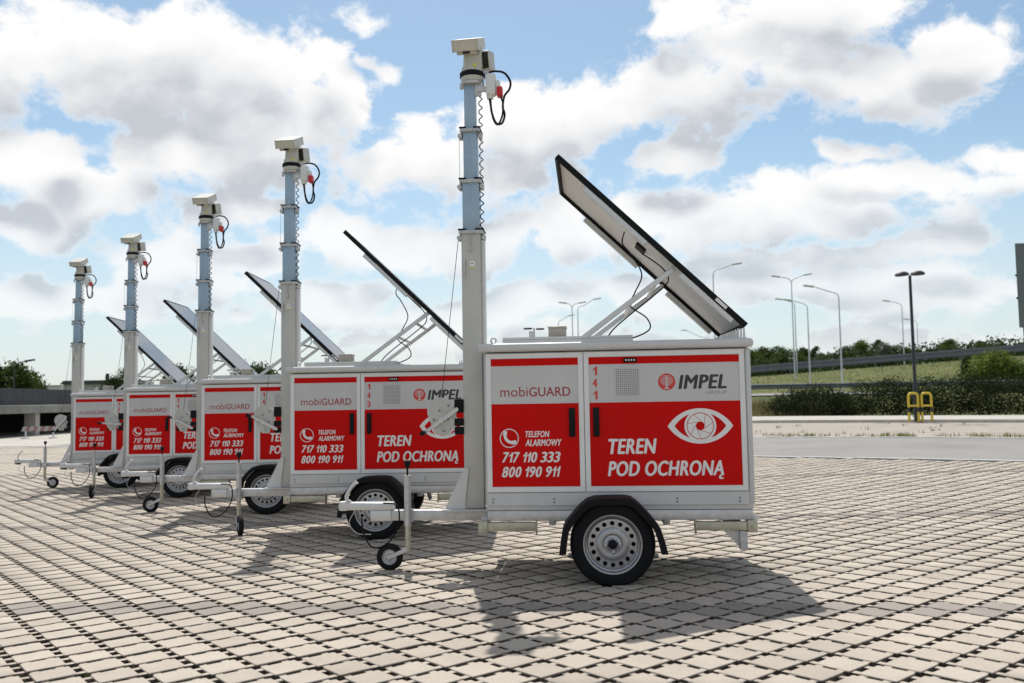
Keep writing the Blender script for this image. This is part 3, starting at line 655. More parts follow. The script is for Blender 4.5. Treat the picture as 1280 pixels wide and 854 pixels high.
    bx(bm, 0, ln, 0, .022, -.022, .022, .002, 1, S); bx(bm, 0, ln, W_-.022, W_, -.022, .022, .002, 1, S)
    bx(bm, 0, .022, .0225, W_-.0225, -.022, .022, 0, 1, S); bx(bm, ln-.022, ln, .0225, W_-.0225, -.022, .022, 0, 1, S)
    sp = finish(bm, 'solar_panel', BLACK, T, 40)
    bm = bmesh.new(); bx(bm, .0225, ln-.0225, .0225, W_-.0225, .008, .013, 0, 1, S); finish(bm, 'back_sheet', BACKS, sp)
    bm = bmesh.new(); bx(bm, .0226, ln-.0226, .0226, W_-.0226, .0140, .0190, 0, 1, S); finish(bm, 'glass', GLASS, sp)
    for v0 in (.001, W_-.051):
        for t0, t1 in ((.05, .32), (.50, .83)):
            bm = bmesh.new(); bx(bm, ln*t0, ln*t1, v0, v0+.05, -.062, -.0225, .003, 1, S); finish(bm, 'mounting_rail', ALU, sp, 40)
    bm = bmesh.new(); bx(bm, ln*.50, ln*.55, W_*.40, W_*.56, -.015, .0078, .004, 1, S); finish(bm, 'junction_box', BLACK, sp, 40)
    bm = bmesh.new(); bx(bm, ln*.10, ln*.155, -.0012, -.0002, -.012, .012, 0, 1, S); finish(bm, 'rating_plate', LETW, sp)
    for v0 in (.07, 1.10):
        bm = bmesh.new(); a, b = Vector((.74, v0, 1.805)), Vector((1.44, v0, 2.318)); dd = (b-a).normalized()
        A = Matrix.Translation(a) @ Matrix.Rotation(-math.atan2(dd.z, dd.x), 4, 'Y')
        bx(bm, 0, (b-a).length, -.014, .014, -.020, .020, .003, 1, A); finish(bm, 'support_arm', ALU, T, 40)
    for t in (.52, .80):
        bm = bmesh.new(); c = Vector((.74+.70*t, 0, 1.805+.513*t)); bx(bm, c.x-.012, c.x+.012, .085, 1.085, c.z-.012, c.z+.012, .003, 1); finish(bm, 'cross_bar', ALU, T, 40)
    bm = bmesh.new(); bx(bm, 1.76, 1.95, .03, 1.09, 1.769, 1.778)
    for v0 in (.03, .36, .70, 1.05):
        for i in range(9): x = 1.765+i*.021; bx(bm, x-.0045, x+.0045, v0, v0+.03, 1.778, 1.800+i*.0075 if i < 6 else 1.846)
    finish(bm, 'hinge_bracket', ALU, T, 40)
    for P in ([(1.08, .35, 2.66), (1.06, .30, 2.56), (1.12, .28, 2.47), (1.20, .22, 2.30), (1.14, .18, 2.15), (1.10, .15, 2.05), (1.22, .12, 1.95), (1.24, .10, 1.86), (1.12, .1, 1.80), (1.03, .12, 1.805)],
              [(1.22, .45, 2.50), (1.36, .3, 2.36), (1.40, .2, 2.24), (1.28, .16, 2.12), (1.10, .13, 1.98), (.98, .12, 1.88), (.93, .12, 1.82)]):
        bm = bmesh.new(); tube(bm, catmull(P, 6), .0055, 6); finish(bm, 'panel_cable', BLACK, T, 60)
    return T, num, J, C
def circ3(x, y, z, r_, n=14): return [(x+r_*math.cos(2*PI*i/n), y, z+r_*math.sin(2*PI*i/n)) for i in range(n)]

T0, NUM0, J0, C0 = make_trailer()
def tw(k, u, v):
    x, y, a = TR[k]; a = math.radians(a); c, s = math.cos(a), math.sin(a)
    return x+c*u-s*v, y+s*u+c*v
NUMBERS = ['141', '143', '142', '144', '139']
CRANK = [math.radians(-35), math.radians(28), math.radians(28), math.radians(4), math.radians(-50)]
JROT = [0, math.radians(115), 0, math.radians(100), math.radians(180)]
TLAB = ['surveillance trailer with the number 141 and a whole eye symbol in full view',
        'surveillance trailer with the number 143, standing right behind the one numbered 141',
        'surveillance trailer in the middle of the row of five',
        'surveillance trailer between the middle one and the last one of the row',
        'last surveillance trailer of the row, its winch seen against the dark concrete deck']
jw_mesh = {}
def jw_parts():
    R_ = .108
    bm = bmesh.new(); lathe(bm, [(.062, -.018), (.066, -.032), (.092, -.026), (R_-.004, -.02), (R_, -.008), (R_, .008), (R_-.004, .02), (.092, .026), (.066, .024), (.062, .018)], (0, 0, 0), 'Y', 32); a = finish(bm, 'tyre', RUBBER, None, 35)
    bm = bmesh.new(); lathe(bm, [(.064, -.019), (.060, -.014), (.050, -.006), (.030, -.008), (.022, -.022), (.010, -.026), (.001, -.026)], (0, 0, 0), 'Y', 28); lathe(bm, [(.064, .019), (.060, .014), (.050, .006), (.030, .008), (.022, .022), (.001, .026)], (0, 0, 0), 'Y', 28); b = finish(bm, 'wheel_disc', GALV, None, 35)
    for o in (a, b): jw_mesh[o.name.split('.')[0]] = o.data; bpy.data.objects.remove(o)
jw_parts()
roots = []
GRP = 'surveillance trailers parked in a row'
for k in range(5):
    T = T0 if k == 0 else copy_tree(T0)
    roots.append(T)
for k, T in enumerate(roots):
    x, y, a = TR[k]
    wx, wy = tw(k, .915, -.15); zb = float(gz(wx, wy)); wx2, wy2 = tw(k, .915, 1.27); zb = min(zb, float(gz(wx2, wy2))+.01)
    T.location = (x, y, zb); T.rotation_euler = (0, 0, math.radians(a)); tag(T, TLAB[k], 'trailer', GRP)
    J = [c for c in T.children if c.name.startswith('jockey_stand')][0]
    C = [c for c in T.children if c.name.startswith('crank')][0]
    jx, jy = tw(k, -.715-.15*math.cos(JROT[k]), VC-.075-.15*math.sin(JROT[k])); zj = float(gz(jx, jy))-zb
    J.rotation_euler = (0, 0, JROT[k]); C.rotation_euler = (0, CRANK[k], 0)
    zc = zj+.105
    w1 = link('jockey_tyre', jw_mesh['tyre'], RUBBER, J); w1.location = (-.150, 0, zc)
    w2 = link('jockey_disc', jw_mesh['wheel_disc'], GALV, J); w2.location = (-.150, 0, zc)
    bm = bmesh.new()
    for yy in (-.034, .028):
        A = Matrix.Translation((-.150, yy, zc)) @ Matrix.Rotation(-math.atan2(.155-zc, .15), 4, 'Y')
        bx(bm, -.018, .165, 0, .006, -.016, .016, .002, 1, A)
    tube(bm, [(-.150, -.04, zc), (-.150, .04, zc)], .009, 8)
    finish(bm, 'wheel_fork', GALV, J, 40)
    dr = [c for c in T.children if c.name.startswith('door') and any(g.name.startswith('unit_number') for g in c.children)][0]
    nu = [g for g in dr.children if g.name.startswith('unit_number')][0]
    bpy.data.objects.remove(nu)
    for i, ch in enumerate(NUMBERS[k]):
        link('unit_digit', digit_mesh(ch, .796 if ch != '1' else .800, .838, 1.516-i*.0905, 1.581-i*.0905, -.0108, .03, 0), LETRB, dr)
#@@SETTING
# ------------------------------------------------------------------ ground materials
def grid_nodes(nt):
    """grid coordinates a, b of the paving from world position"""
    ge = nt.nodes.new('ShaderNodeNewGeometry')
    c, s, k = math.cos(RY), math.sin(RY), 2**-.5
    va = Vector(((c+s), (c-s), 0))*(.5/(k*UNIT)); vb = Vector(((c-s), (-s-c), 0))*(.5/(k*UNIT))
    outs = []
    for v, off in ((va, CA), (vb, CB)):
        d_ = nt.nodes.new('ShaderNodeVectorMath'); d_.operation = 'DOT_PRODUCT'; nt.links.new(ge.outputs['Position'], d_.inputs[0]); d_.inputs[1].default_value = v
        a = nt.nodes.new('ShaderNodeMath'); a.operation = 'ADD'; nt.links.new(d_.outputs['Value'], a.inputs[0]); a.inputs[1].default_value = off
        outs.append(a.outputs[0])
    return ge, outs
def paver_mat(name, joints):
    m = bpy.data.materials.new(name); m.use_nodes = True; nt = m.node_tree; b = nt.nodes['Principled BSDF']
    b.inputs['Roughness'].default_value = .88; b.inputs['Specular IOR Level'].default_value = .25
    ge, (a, bb) = grid_nodes(nt)
    def mth(op, *v):
        n = nt.nodes.new('ShaderNodeMath'); n.operation = op
        for i, x in enumerate(v):
            if isinstance(x, (int, float)): n.inputs[i].default_value = x
            else: nt.links.new(x, n.inputs[i])
        return n.outputs[0]
    fa, fb = mth('FLOOR', a), mth('FLOOR', bb)
    cx = nt.nodes.new('ShaderNodeCombineXYZ'); nt.links.new(fa, cx.inputs[0]); nt.links.new(fb, cx.inputs[1])
    wn = nt.nodes.new('ShaderNodeTexWhiteNoise'); wn.noise_dimensions = '2D'; nt.links.new(cx.outputs[0], wn.inputs['Vector'])
    rp = nt.nodes.new('ShaderNodeValToRGB'); e = rp.color_ramp.elements
    e[0].position = 0; e[0].color = (.360, .309, .256, 1); e[1].position = 1; e[1].color = (.432, .376, .312, 1)
    n2 = rp.color_ramp.elements.new(.08); n2.color = (.378, .325, .270, 1)
    n3 = rp.color_ramp.elements.new(.55); n3.color = (.406, .351, .291, 1)
    nt.links.new(wn.outputs['Value'], rp.inputs[0])
    # darker double rows every 28 stones
    k = mth('FLOORED_MODULO', mth('SUBTRACT', mth('SUBTRACT', fa, fb), 3.5), 28.)
    band = mth('LESS_THAN', k, 2.)
    mx = nt.nodes.new('ShaderNodeMix'); mx.data_type = 'RGBA'; mx.blend_type = 'MIX'
    nt.links.new(mth('MULTIPLY', band, .75), mx.inputs[0]); nt.links.new(rp.outputs[0], mx.inputs[6]); mx.inputs[7].default_value = (.222, .196, .174, 1)
    no = nt.nodes.new('ShaderNodeTexNoise'); no.inputs['Scale'].default_value = 90; no.inputs['Detail'].default_value = 4; nt.links.new(ge.outputs['Position'], no.inputs['Vector'])
    nb = nt.nodes.new('ShaderNodeTexNoise'); nb.inputs['Scale'].default_value = .55; nb.inputs['Detail'].default_value = 5; nt.links.new(ge.outputs['Position'], nb.inputs['Vector'])
    ns = nt.nodes.new('ShaderNodeTexNoise'); ns.inputs['Scale'].default_value = 7; ns.inputs['Detail'].default_value = 6; nt.links.new(ge.outputs['Position'], ns.inputs['Vector'])
    f = mth('ADD', mth('MULTIPLY_ADD', no.outputs['Fac'], .30, .55), mth('MULTIPLY_ADD', nb.outputs['Fac'], .36, .0))
    f = mth('MULTIPLY', f, mth('MULTIPLY_ADD', ns.outputs['Fac'], .30, .96))
    f = mth('MULTIPLY', f, 1.0)
    sc_ = nt.nodes.new('ShaderNodeVectorMath'); sc_.operation = 'SCALE'; nt.links.new(mx.outputs[2], sc_.inputs[0]); nt.links.new(f, sc_.inputs['Scale'])
    colour = sc_.outputs[0]
    if joints:
        ja = mth('ABSOLUTE', mth('SUBTRACT', mth('FRACT', a), .5)); jb = mth('ABSOLUTE', mth('SUBTRACT', mth('FRACT', bb), .5))
        j = mth('GREATER_THAN', mth('MAXIMUM', ja, jb), .435)
        m2 = nt.nodes.new('ShaderNodeMix'); m2.data_type = 'RGBA'; nt.links.new(mth('MULTIPLY', j, .75), m2.inputs[0]); nt.links.new(colour, m2.inputs[6]); m2.inputs[7].default_value = (.10, .08, .06, 1)
        colour = m2.outputs[2]
    nt.links.new(colour, b.inputs['Base Color'])
    bp = nt.nodes.new('ShaderNodeBump'); bp.inputs['Strength'].default_value = .35; bp.inputs['Distance'].default_value = .004
    nt.links.new(no.outputs['Fac'], bp.inputs['Height']); nt.links.new(bp.outputs[0], b.inputs['Normal'])
    return m
PAVER, PAVEFAR = paver_mat('paver_concrete', False), paver_mat('far_paving', True)
def noise_mat(name, cols, scale, rough=.9, bump=.3, bscale=40, detail=7):
    m = bpy.data.materials.new(name); m.use_nodes = True; nt = m.node_tree; b = nt.nodes['Principled BSDF']; b.inputs['Roughness'].default_value = rough
    b.inputs['Specular IOR Level'].default_value = .25
    ge = nt.nodes.new('ShaderNodeNewGeometry'); n = nt.nodes.new('ShaderNodeTexNoise'); n.inputs['Scale'].default_value = scale; n.inputs['Detail'].default_value = detail; n.inputs['Roughness'].default_value = .65
    nt.links.new(ge.outputs['Position'], n.inputs['Vector'])
    rp = nt.nodes.new('ShaderNodeValToRGB'); el = rp.color_ramp.elements
    el[0].position, el[1].position = .28, .72; el[0].color = (*cols[0], 1); el[1].color = (*cols[-1], 1)
    for i, c in enumerate(cols[1:-1]): q = el.new(.28+.44*(i+1)/(len(cols)-1)); q.color = (*c, 1)
    nt.links.new(n.outputs['Fac'], rp.inputs[0]); nt.links.new(rp.outputs[0], b.inputs['Base Color'])
    n2 = nt.nodes.new('ShaderNodeTexNoise'); n2.inputs['Scale'].default_value = bscale; n2.inputs['Detail'].default_value = 5; nt.links.new(ge.outputs['Position'], n2.inputs['Vector'])
    bp = nt.nodes.new('ShaderNodeBump'); bp.inputs['Strength'].default_value = bump; bp.inputs['Distance'].default_value = .02
    nt.links.new(n2.outputs['Fac'], bp.inputs['Height']); nt.links.new(bp.outputs[0], b.inputs['Normal'])
    return m
SOIL = noise_mat('joint_soil', [(.009, .007, .005), (.028, .021, .014), (.095, .075, .042)], 25, .95, .8, 120)
SIDE_SHADE = noise_mat('shade_dark_stone_sides', [(.055, .044, .033), (.11, .088, .068), (.19, .16, .13)], 18, .95, .5, 90)  # joint shade painted into the colour of the stone and lug sides
GRASSM = noise_mat('rough_grass', [(.05, .07, .018), (.10, .12, .03), (.17, .16, .055)], .35, .95, .9, 3)
BANKM = noise_mat('bank_grass', [(.05, .065, .016), (.09, .10, .024), (.14, .135, .045)], .22, .95, 1., 2.5)
ASPH = noise_mat('pale_asphalt', [(.205, .19, .178), (.25, .235, .22), (.275, .26, .245)], .45, .9, .5, 60)
STRIP = noise_mat('pale_paving_strip', [(.25, .215, .18), (.32, .28, .235), (.36, .32, .275)], 1.6, .9, .5, 20)
WALK = noise_mat('pale_walkway', [(.38, .355, .31), (.45, .42, .37)], .8, .9, .3, 30)
LINEW = noise_mat('pale_edge_stone', [(.50, .48, .45), (.60, .58, .54)], 2, .8, .2, 40)

def quad_sheet(name, pts_fn, nu, nv, m, kind='structure', parent=None):
    V = []; Fc = []
    for i in range(nu+1):
        for j in range(nv+1): V.append(pts_fn(i/nu, j/nv))
    for i in range(nu):
        for j in range(nv): a = i*(nv+1)+j; Fc.append((a, a+1, a+nv+2, a+nv+1))
    me = bpy.data.meshes.new(name); me.from_pydata(V, [], Fc); me.update()
    if sum(p.normal.z for p in me.polygons) < 0: me.flip_normals()
    for p in me.polygons: p.use_smooth = True
    o = link(name, me, m, parent)
    if kind: o['kind'] = kind
    return o
# edge of the lot: through EP with direction ED; the lot lies on the side of negative EN
EP, ED = np.array([4.86, 17.95]), np.array([-.809, .588]); ED = ED/np.linalg.norm(ED); EN = np.array([.588, .809])
def side(X, Y): return (X-EP[0])*EN[0]+(Y-EP[1])*EN[1]

# big ground sheet to the horizon (finer near the lot), 6 cm below the paving
xs = np.concatenate([[-2500, -900, -350, -150, -80], np.linspace(-50, 50, 51), [80, 150, 350, 900, 2500]])
ysg = np.concatenate([[-600, -150, -40, -10], np.linspace(-2, 62, 33), [80, 110, 170, 350, 900, 3000]])
V = [(float(x), float(y), float(gz(x, y))-.06) for x in xs for y in ysg]; n_ = len(ysg)
Fc = [(i*n_+j, (i+1)*n_+j, (i+1)*n_+j+1, i*n_+j+1) for i in range(len(xs)-1) for j in range(n_-1)]
me = bpy.data.meshes.new('ground'); me.from_pydata(V, [], Fc); me.update()
for p in me.polygons: p.use_smooth = True
gob = link('ground', me, GRASSM); gob['kind'] = 'structure'

def along(p0, p1, off0, off1, zo):
    """strip between the lot edge offsets, parameters along / across"""
    def fn(s, t):
        q = EP+ED*(p0+(p1-p0)*s)+EN*(off0+(off1-off0)*t)
        return (q[0], q[1], float(gz(q[0], q[1]))+zo)
    return fn
# paving bed: soil under the stones
def bed(s, t):
    y = 2.4+20.6*t; x = -26+52*s
    d_ = side(x, y)
    if d_ > .02: x -= EN[0]*d_; y -= EN[1]*d_
    return (x, y, float(gz(x, y))-.029)
paving = quad_sheet('paving', bed, 90, 60, SOIL)
# stones
def grid_xy(a, b):
    k = 2**-.5; r_ = (a-CA+b-CB)*k*UNIT; w_ = (a-CA-b+CB)*k*UNIT
    c, s = math.cos(RY), math.sin(RY)
    return c*r_+s*w_, -s*r_+c*w_
ia, ib = np.meshgrid(np.arange(-130, 150), np.arange(-150, 90), indexing='ij')
cxs, cys = grid_xy(ia+.5, ib+.5)
ok = (cys > 2.6) & (cys < 21) & (side(cxs, cys) < -.16) & (np.abs(cxs) < cys*.62+2.4)
ia, ib, cxs, cys = ia[ok], ib[ok], cxs[ok], cys[ok]
czs = gz(cxs, cys)+np.random.uniform(-.0022, .0022, len(cxs))
ppx, ppy, pz = project(cxs, cys, czs)
inframe = (ppx > 4) & (ppx < 1276) & (ppy < 850)
order = np.argsort(np.where(inframe, pz, 1e9))
near_ids = set(order[:300].tolist())
HT, HB, CH = .0893, .0915, .006      # half sizes of top and of the body, corner cut
def octo(h, c): return [(h-c, -h), (h, -h+c), (h, h-c), (h-c, h), (-h+c, h), (-h, h-c), (-h, -h+c), (-h+c, -h)]
def stone_geo(full):
    V, Fc = [], []
    t = octo(HT, CH); m_ = octo(HB, CH)
    V += [(x, y, 0) for x, y in t]; V += [(x, y, -.004) for x, y in m_]; V += [(x, y, -.032) for x, y in m_]
    Fc.append(tuple(range(8)))
    for i in range(8):
        j = (i+1) % 8; Fc.append((i, 8+i, 8+j, j)); Fc.append((8+i, 16+i, 16+j, 8+j))
    # spacer lugs on two sides, bridging the joint
    g_ = UNIT-HB
    for s_ in (-.056, .056):
        w = .0180
        for ax in (0, 1):
            q = [(HB, s_-w, -.0075), (g_, s_-w, -.0075), (g_, s_+w, -.0075), (HB, s_+w, -.0075), (HB, s_-w, -.032), (g_, s_-w, -.032), (g_, s_+w, -.032), (HB, s_+w, -.032)]
            if ax: q = [(-y, x, z) for x, y, z in q]
            b0 = len(V); V += q
            Fc.append((b0, b0+1, b0+2, b0+3)); Fc.append((b0+4, b0+5, b0+1, b0)); Fc.append((b0+3, b0+2, b0+6, b0+7))
    return np.array(V), Fc
SV, SF = stone_geo(True)
ang_a = math.atan2(math.cos(RY)-math.sin(RY), math.cos(RY)+math.sin(RY))   # direction of +a; +b is a quarter turn clockwise
smesh = bpy.data.meshes.new('paver'); smesh.from_pydata([tuple(v) for v in SV], [], SF); smesh.update(); smesh.materials.append(PAVER); smesh.materials.append(SIDE_SHADE)
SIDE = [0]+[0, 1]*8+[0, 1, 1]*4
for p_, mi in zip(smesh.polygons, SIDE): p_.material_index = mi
slopex = (gz(cxs+.1, cys)-gz(cxs-.1, cys))/.2; slopey = (gz(cxs, cys+.1)-gz(cxs, cys-.1))/.2
jt = np.random.normal(0, .006, (len(cxs), 2)); jr = np.random.normal(0, .010, len(cxs)); jp = np.random.normal(0, .0012, (len(cxs), 2))
rots = np.empty((len(cxs), 3))
for i in sorted(near_ids):
    o = bpy.data.objects.new('paver', smesh); COL.objects.link(o); o.parent = paving
    o.location = (cxs[i]+jp[i, 0], cys[i]+jp[i, 1], czs[i]); o.rotation_euler = (slopey[i]+jt[i, 0], -slopex[i]+jt[i, 1], ang_a+jr[i])
# all other stones: one part
rest = np.array([i for i in range(len(cxs)) if i not in near_ids])
VV = np.empty((len(rest), len(SV), 3))
c, s = np.cos(ang_a+jr[rest])[:, None], np.sin(ang_a+jr[rest])[:, None]
x = SV[None, :, 0]*c-SV[None, :, 1]*s; y = SV[None, :, 0]*s+SV[None, :, 1]*c
VV[..., 0] = x+(cxs+jp[:, 0])[rest][:, None]; VV[..., 1] = y+(cys+jp[:, 1])[rest][:, None]
VV[..., 2] = SV[None, :, 2]+czs[rest][:, None]+x*(slopex[rest]-jt[rest, 1])[:, None]+y*(slopey[rest]+jt[rest, 0])[:, None]
loops = np.concatenate([np.array(f) for f in SF]); sizes = np.array([len(f) for f in SF])
LV = (loops[None, :]+(np.arange(len(rest))*len(SV))[:, None]).ravel()
me = bpy.data.meshes.new('paver_field'); me.vertices.add(VV.shape[0]*VV.shape[1]); me.vertices.foreach_set('co', VV.ravel())
me.loops.add(len(LV)); me.loops.foreach_set('vertex_index', LV.astype(np.int32))
sz = np.tile(sizes, len(rest)); st = np.concatenate([[0], np.cumsum(sz)[:-1]])
me.polygons.add(len(sz)); me.polygons.foreach_set('loop_start', st.astype(np.int32)); me.polygons.foreach_set('loop_total', sz.astype(np.int32))
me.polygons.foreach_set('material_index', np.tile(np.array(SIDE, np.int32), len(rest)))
me.update(calc_edges=True); me.validate(); me.materials.append(PAVER); me.materials.append(SIDE_SHADE)
pf = link('paver_field', me, PAVER, paving); pf['kind'] = 'stuff'
print('pavers', len(cxs), 'tris', len(rest)*sum(len(f)-2 for f in SF))
# far part of the lot where single stones can no longer be told apart
def farlot(s, t):
    x = -80+100*s; y = 20.8+40*t
    d_ = side(x, y)
    if d_ > 0: x -= EN[0]*d_; y -= EN[1]*d_
    return (x, y, float(gz(x, y))-.004)
quad_sheet('far_paving', farlot, 80, 30, PAVEFAR)
quad_sheet('rear_paving', lambda s, t: (-60+120*s, -45+47.6*t, float(gz(-60+120*s, max(1., -45+47.6*t)))-.010), 30, 20, PAVEFAR)
# road and what lies beyond it
quad_sheet('road', along(-70, 40, .12, 6.35, .004), 60, 4, ASPH)
quad_sheet('parking_strip', along(-70, 40, 6.5, 16.6, .006), 60, 6, STRIP)
quad_sheet('walkway', along(-70, 60, 16.78, 22.6, .11), 60, 3, WALK)
def kerb_run(off, w, h, s0, s1, m, seg=1.0):
    """a kerb built stone by stone"""
    root = None; n = int((s1-s0)/seg)
    bm = bmesh.new(); bx(bm, -seg/2+.006, seg/2-.006, -w/2, w/2, -.12, h, .012, 2)
    me_ = bpy.data.meshes.new('kerb_stone'); bmesh.ops.recalc_face_normals(bm, faces=bm.faces); bm.to_mesh(me_); bm.free(); me_.materials.append(m)
    root = empty('kerb', (0, 0, 0)); root['kind'] = 'structure'
    for i in range(n):
        q = EP+ED*(s0+(i+.5)*seg)+EN*off
        o = bpy.data.objects.new('kerb_stone', me_); COL.objects.link(o); o.parent = root
        o.location = (q[0], q[1], float(gz(q[0], q[1]))); o.rotation_euler = (0, 0, math.atan2(ED[1], ED[0]))
    return root
kerb_run(.05, .10, .012, -14, 42, LINEW)
kerb_run(6.43, .12, .02, -16, 30, LINEW)
kerb_run(16.7, .15, .12, -20, 22, KERB)

# ------------------------------------------------------------------ vegetation
def leaves(bm_v, bm_f, cent, spread, n, size, rng, flat=1.0):
    for _ in range(n):
        p = np.array(cent)+rng.normal(0, 1, 3)*np.array(spread)*np.array([1, 1, flat])
        a = rng.normal(0, 1, 3); a /= np.linalg.norm(a); b = np.cross(a, rng.normal(0, 1, 3)); b /= np.linalg.norm(b)
        s_ = size*rng.uniform(.6, 1.3); i = len(bm_v)
        bm_v += [tuple(p-a*s_-b*s_*.3), tuple(p+b*s_*.55), tuple(p+a*s_), tuple(p-b*s_*.55+a*s_*.1)]
        bm_f.append((i, i+1, i+2, i+3))
def tree_meshes(seed, h, rw, n_cl, n_lf, size, shape='round'):
    rng = np.random.default_rng(seed); V, Fc = [], []
    cents = []
    bm = bmesh.new()
    lean = rng.normal(0, .04, 2)
    P = [(lean[0]*h*t, lean[1]*h*t, h*.75*t) for t in (0, .25, .5, .75, 1)]
    tube(bm, P, [h*.022, h*.018, h*.014, h*.009, h*.004], 7)
    for _ in range(n_cl):
        zz = rng.uniform(.10, 1.0)**.9
        w = rw*(math.sin(PI*min(1, max(0.08, (zz+.02)/1.04)))**.6 if shape == 'round' else (1.05-zz)**.7)
        a = rng.uniform(0, 2*PI); rr = w*rng.uniform(.35, 1)
        c = np.array([lean[0]*h*zz+rr*math.cos(a), lean[1]*h*zz+rr*math.sin(a), zz*h*.94])
        leaves(V, Fc, c, [rw*.17, rw*.17, rw*.13], n_lf, size, rng)
        if rng.random() < .45:
            z0 = max(.15*h, c[2]-rr*.8-.1*h); tube(bm, [(lean[0]*z0, lean[1]*z0, z0), ((c[0]+lean[0]*z0)/2*1.05, (c[1]+lean[1]*z0)/2*1.05, (z0+c[2])/2+.03*h), tuple(c)], [h*.009, h*.006, h*.002], 5)
    tm = bpy.data.meshes.new('trunk'); bm.to_mesh(tm); bm.free(); tm.materials.append(BARK)
    cm = bpy.data.meshes.new('crown'); cm.from_pydata(V, [], Fc); cm.update()
    return tm, cm
KIND = {}
for nm, a in {'broad': (11, 6.5, 2.6, 110, 42, .19), 'loose': (12, 7.5, 2.3, 70, 38, .18), 'slim': (13, 8, 1.5, 70, 38, .17), 'low': (14, 4.2, 2.4, 90, 40, .16)}.items():
    KIND[nm] = tree_meshes(*a)
def tree(name, kind, loc, s, leafm, label, cat='tree', group=None, rz=0, sx=1.):
    tm, cm = KIND[kind]
    root = empty(name, loc, rz); root.scale = (s*sx, s*sx, s)
    link('trunk', tm, BARK, root)
    o = bpy.data.objects.new('crown', cm); COL.objects.link(o); o.parent = root
    if not cm.materials: cm.materials.append(leafm)
    o.material_slots[0].link = 'OBJECT'; o.material_slots[0].material = leafm
    return tag(root, label, cat, group)

# embankment: terrain beyond the hedge, rising to the right, with the slip road
def bank_h(X, Y):
    px = 640+F_PX*X/Y
    base = float(gz(X, Y))
    t = np.clip((Y-44)/12, 0, 1); t = t*t*(3-2*t)
    h = 1.0*t
    rise = np.clip((Y-60)/24, 0, 1); rise = rise*rise*(3-2*rise)
    side_ = np.clip((X-14)/50, 0, 1.3)
    return base+h+rise*(1.3+3.1*side_)
def bankf(s, t):
    Y = 44+110*t**1.4; X = -20+190*s
    return (X, Y, bank_h(X, Y)-.03)
quad_sheet('embankment', bankf, 70, 40, BANKM)
def slipf(s, t):       # pale road seen low beside the trailer, climbing to the bank
    X = 2+28*s-6*t; Y = 56.5+6.5*t+2*s
    return (X, Y, bank_h(X, Y)+.05)
quad_sheet('slip_road', slipf, 30, 6, ASPH)

def rail_run(name, pts, zoff, h, posts, label, k_=1.):
    root = empty(name, tuple(pts[0])); p0 = Vector(pts[0])
    bm = bmesh.new(); P = [Vector(p) for p in pts]
    prof = [(0, -.16), (.05, -.12), (.05, -.06), (0, -.01), (0, .01), (.05, .06), (.05, .12), (0, .16)]
    rows = []
    for p in P: rows.append([bm.verts.new(p-p0+Vector((0, -a, zoff+b*k_))) for a, b in prof])
    for A, B in zip(rows, rows[1:]):
        for i in range(len(prof)-1): bm.faces.new((A[i], A[i+1], B[i+1], B[i]))
    finish(bm, 'rail', RAIL, root, 40)
    bm = bmesh.new(); bx(bm, -.05, .05, .01, .09, -.5, zoff+.14); pm = bpy.data.meshes.new('post'); bm.to_mesh(pm); bm.free(); pm.materials.append(RAIL)
    for i in range(posts):
        t = i/(posts-1)*(len(P)-1); k = min(int(t), len(P)-2); q = P[k].lerp(P[k+1], t-k)
        o = bpy.data.objects.new('post', pm); COL.objects.link(o); o.parent = root; o.location = q-p0
    return tag(root, label, 'guard rail', 'guard rails along the raised road')
rail_run('guard_rail', [(X, 55.5, bank_h(X, 55.5)) for X in np.linspace(2, 36, 24)], .62, .3, 14, 'grey steel guard rail running behind the dark hedge')
rail_run('guard_rail', [(X, 84, bank_h(X, 84)) for X in np.linspace(-6, 80, 44)], .7, .3, 22, 'dark guard rail along the top of the grassy bank', 2.2)
rail_run('guard_rail', [(X, 92, bank_h(X, 92)+.3) for X in np.linspace(-6, 24, 16)], .75, .3, 12, 'pale guard rail in front of the far trees')

rng = np.random.default_rng(3)
V, Fc = [], []
for i in range(1500):
    X = rng.uniform(-14, 90); Y = rng.uniform(97, 104)
    leaves(V, Fc, (X, Y, bank_h(X, Y)+rng.uniform(.1, 1.9)*(.75+.35*math.sin(X*.7)+.2*math.sin(X*1.9))), [.8, .5, .3], 16, .20, rng)
me = bpy.data.meshes.new('thicket'); me.from_pydata(V, [], Fc); me.update()
th = link('thicket', me, LEAF_D); tag(th, 'dark low scrub filling the gaps under the skyline trees', 'scrub', kind='stuff')
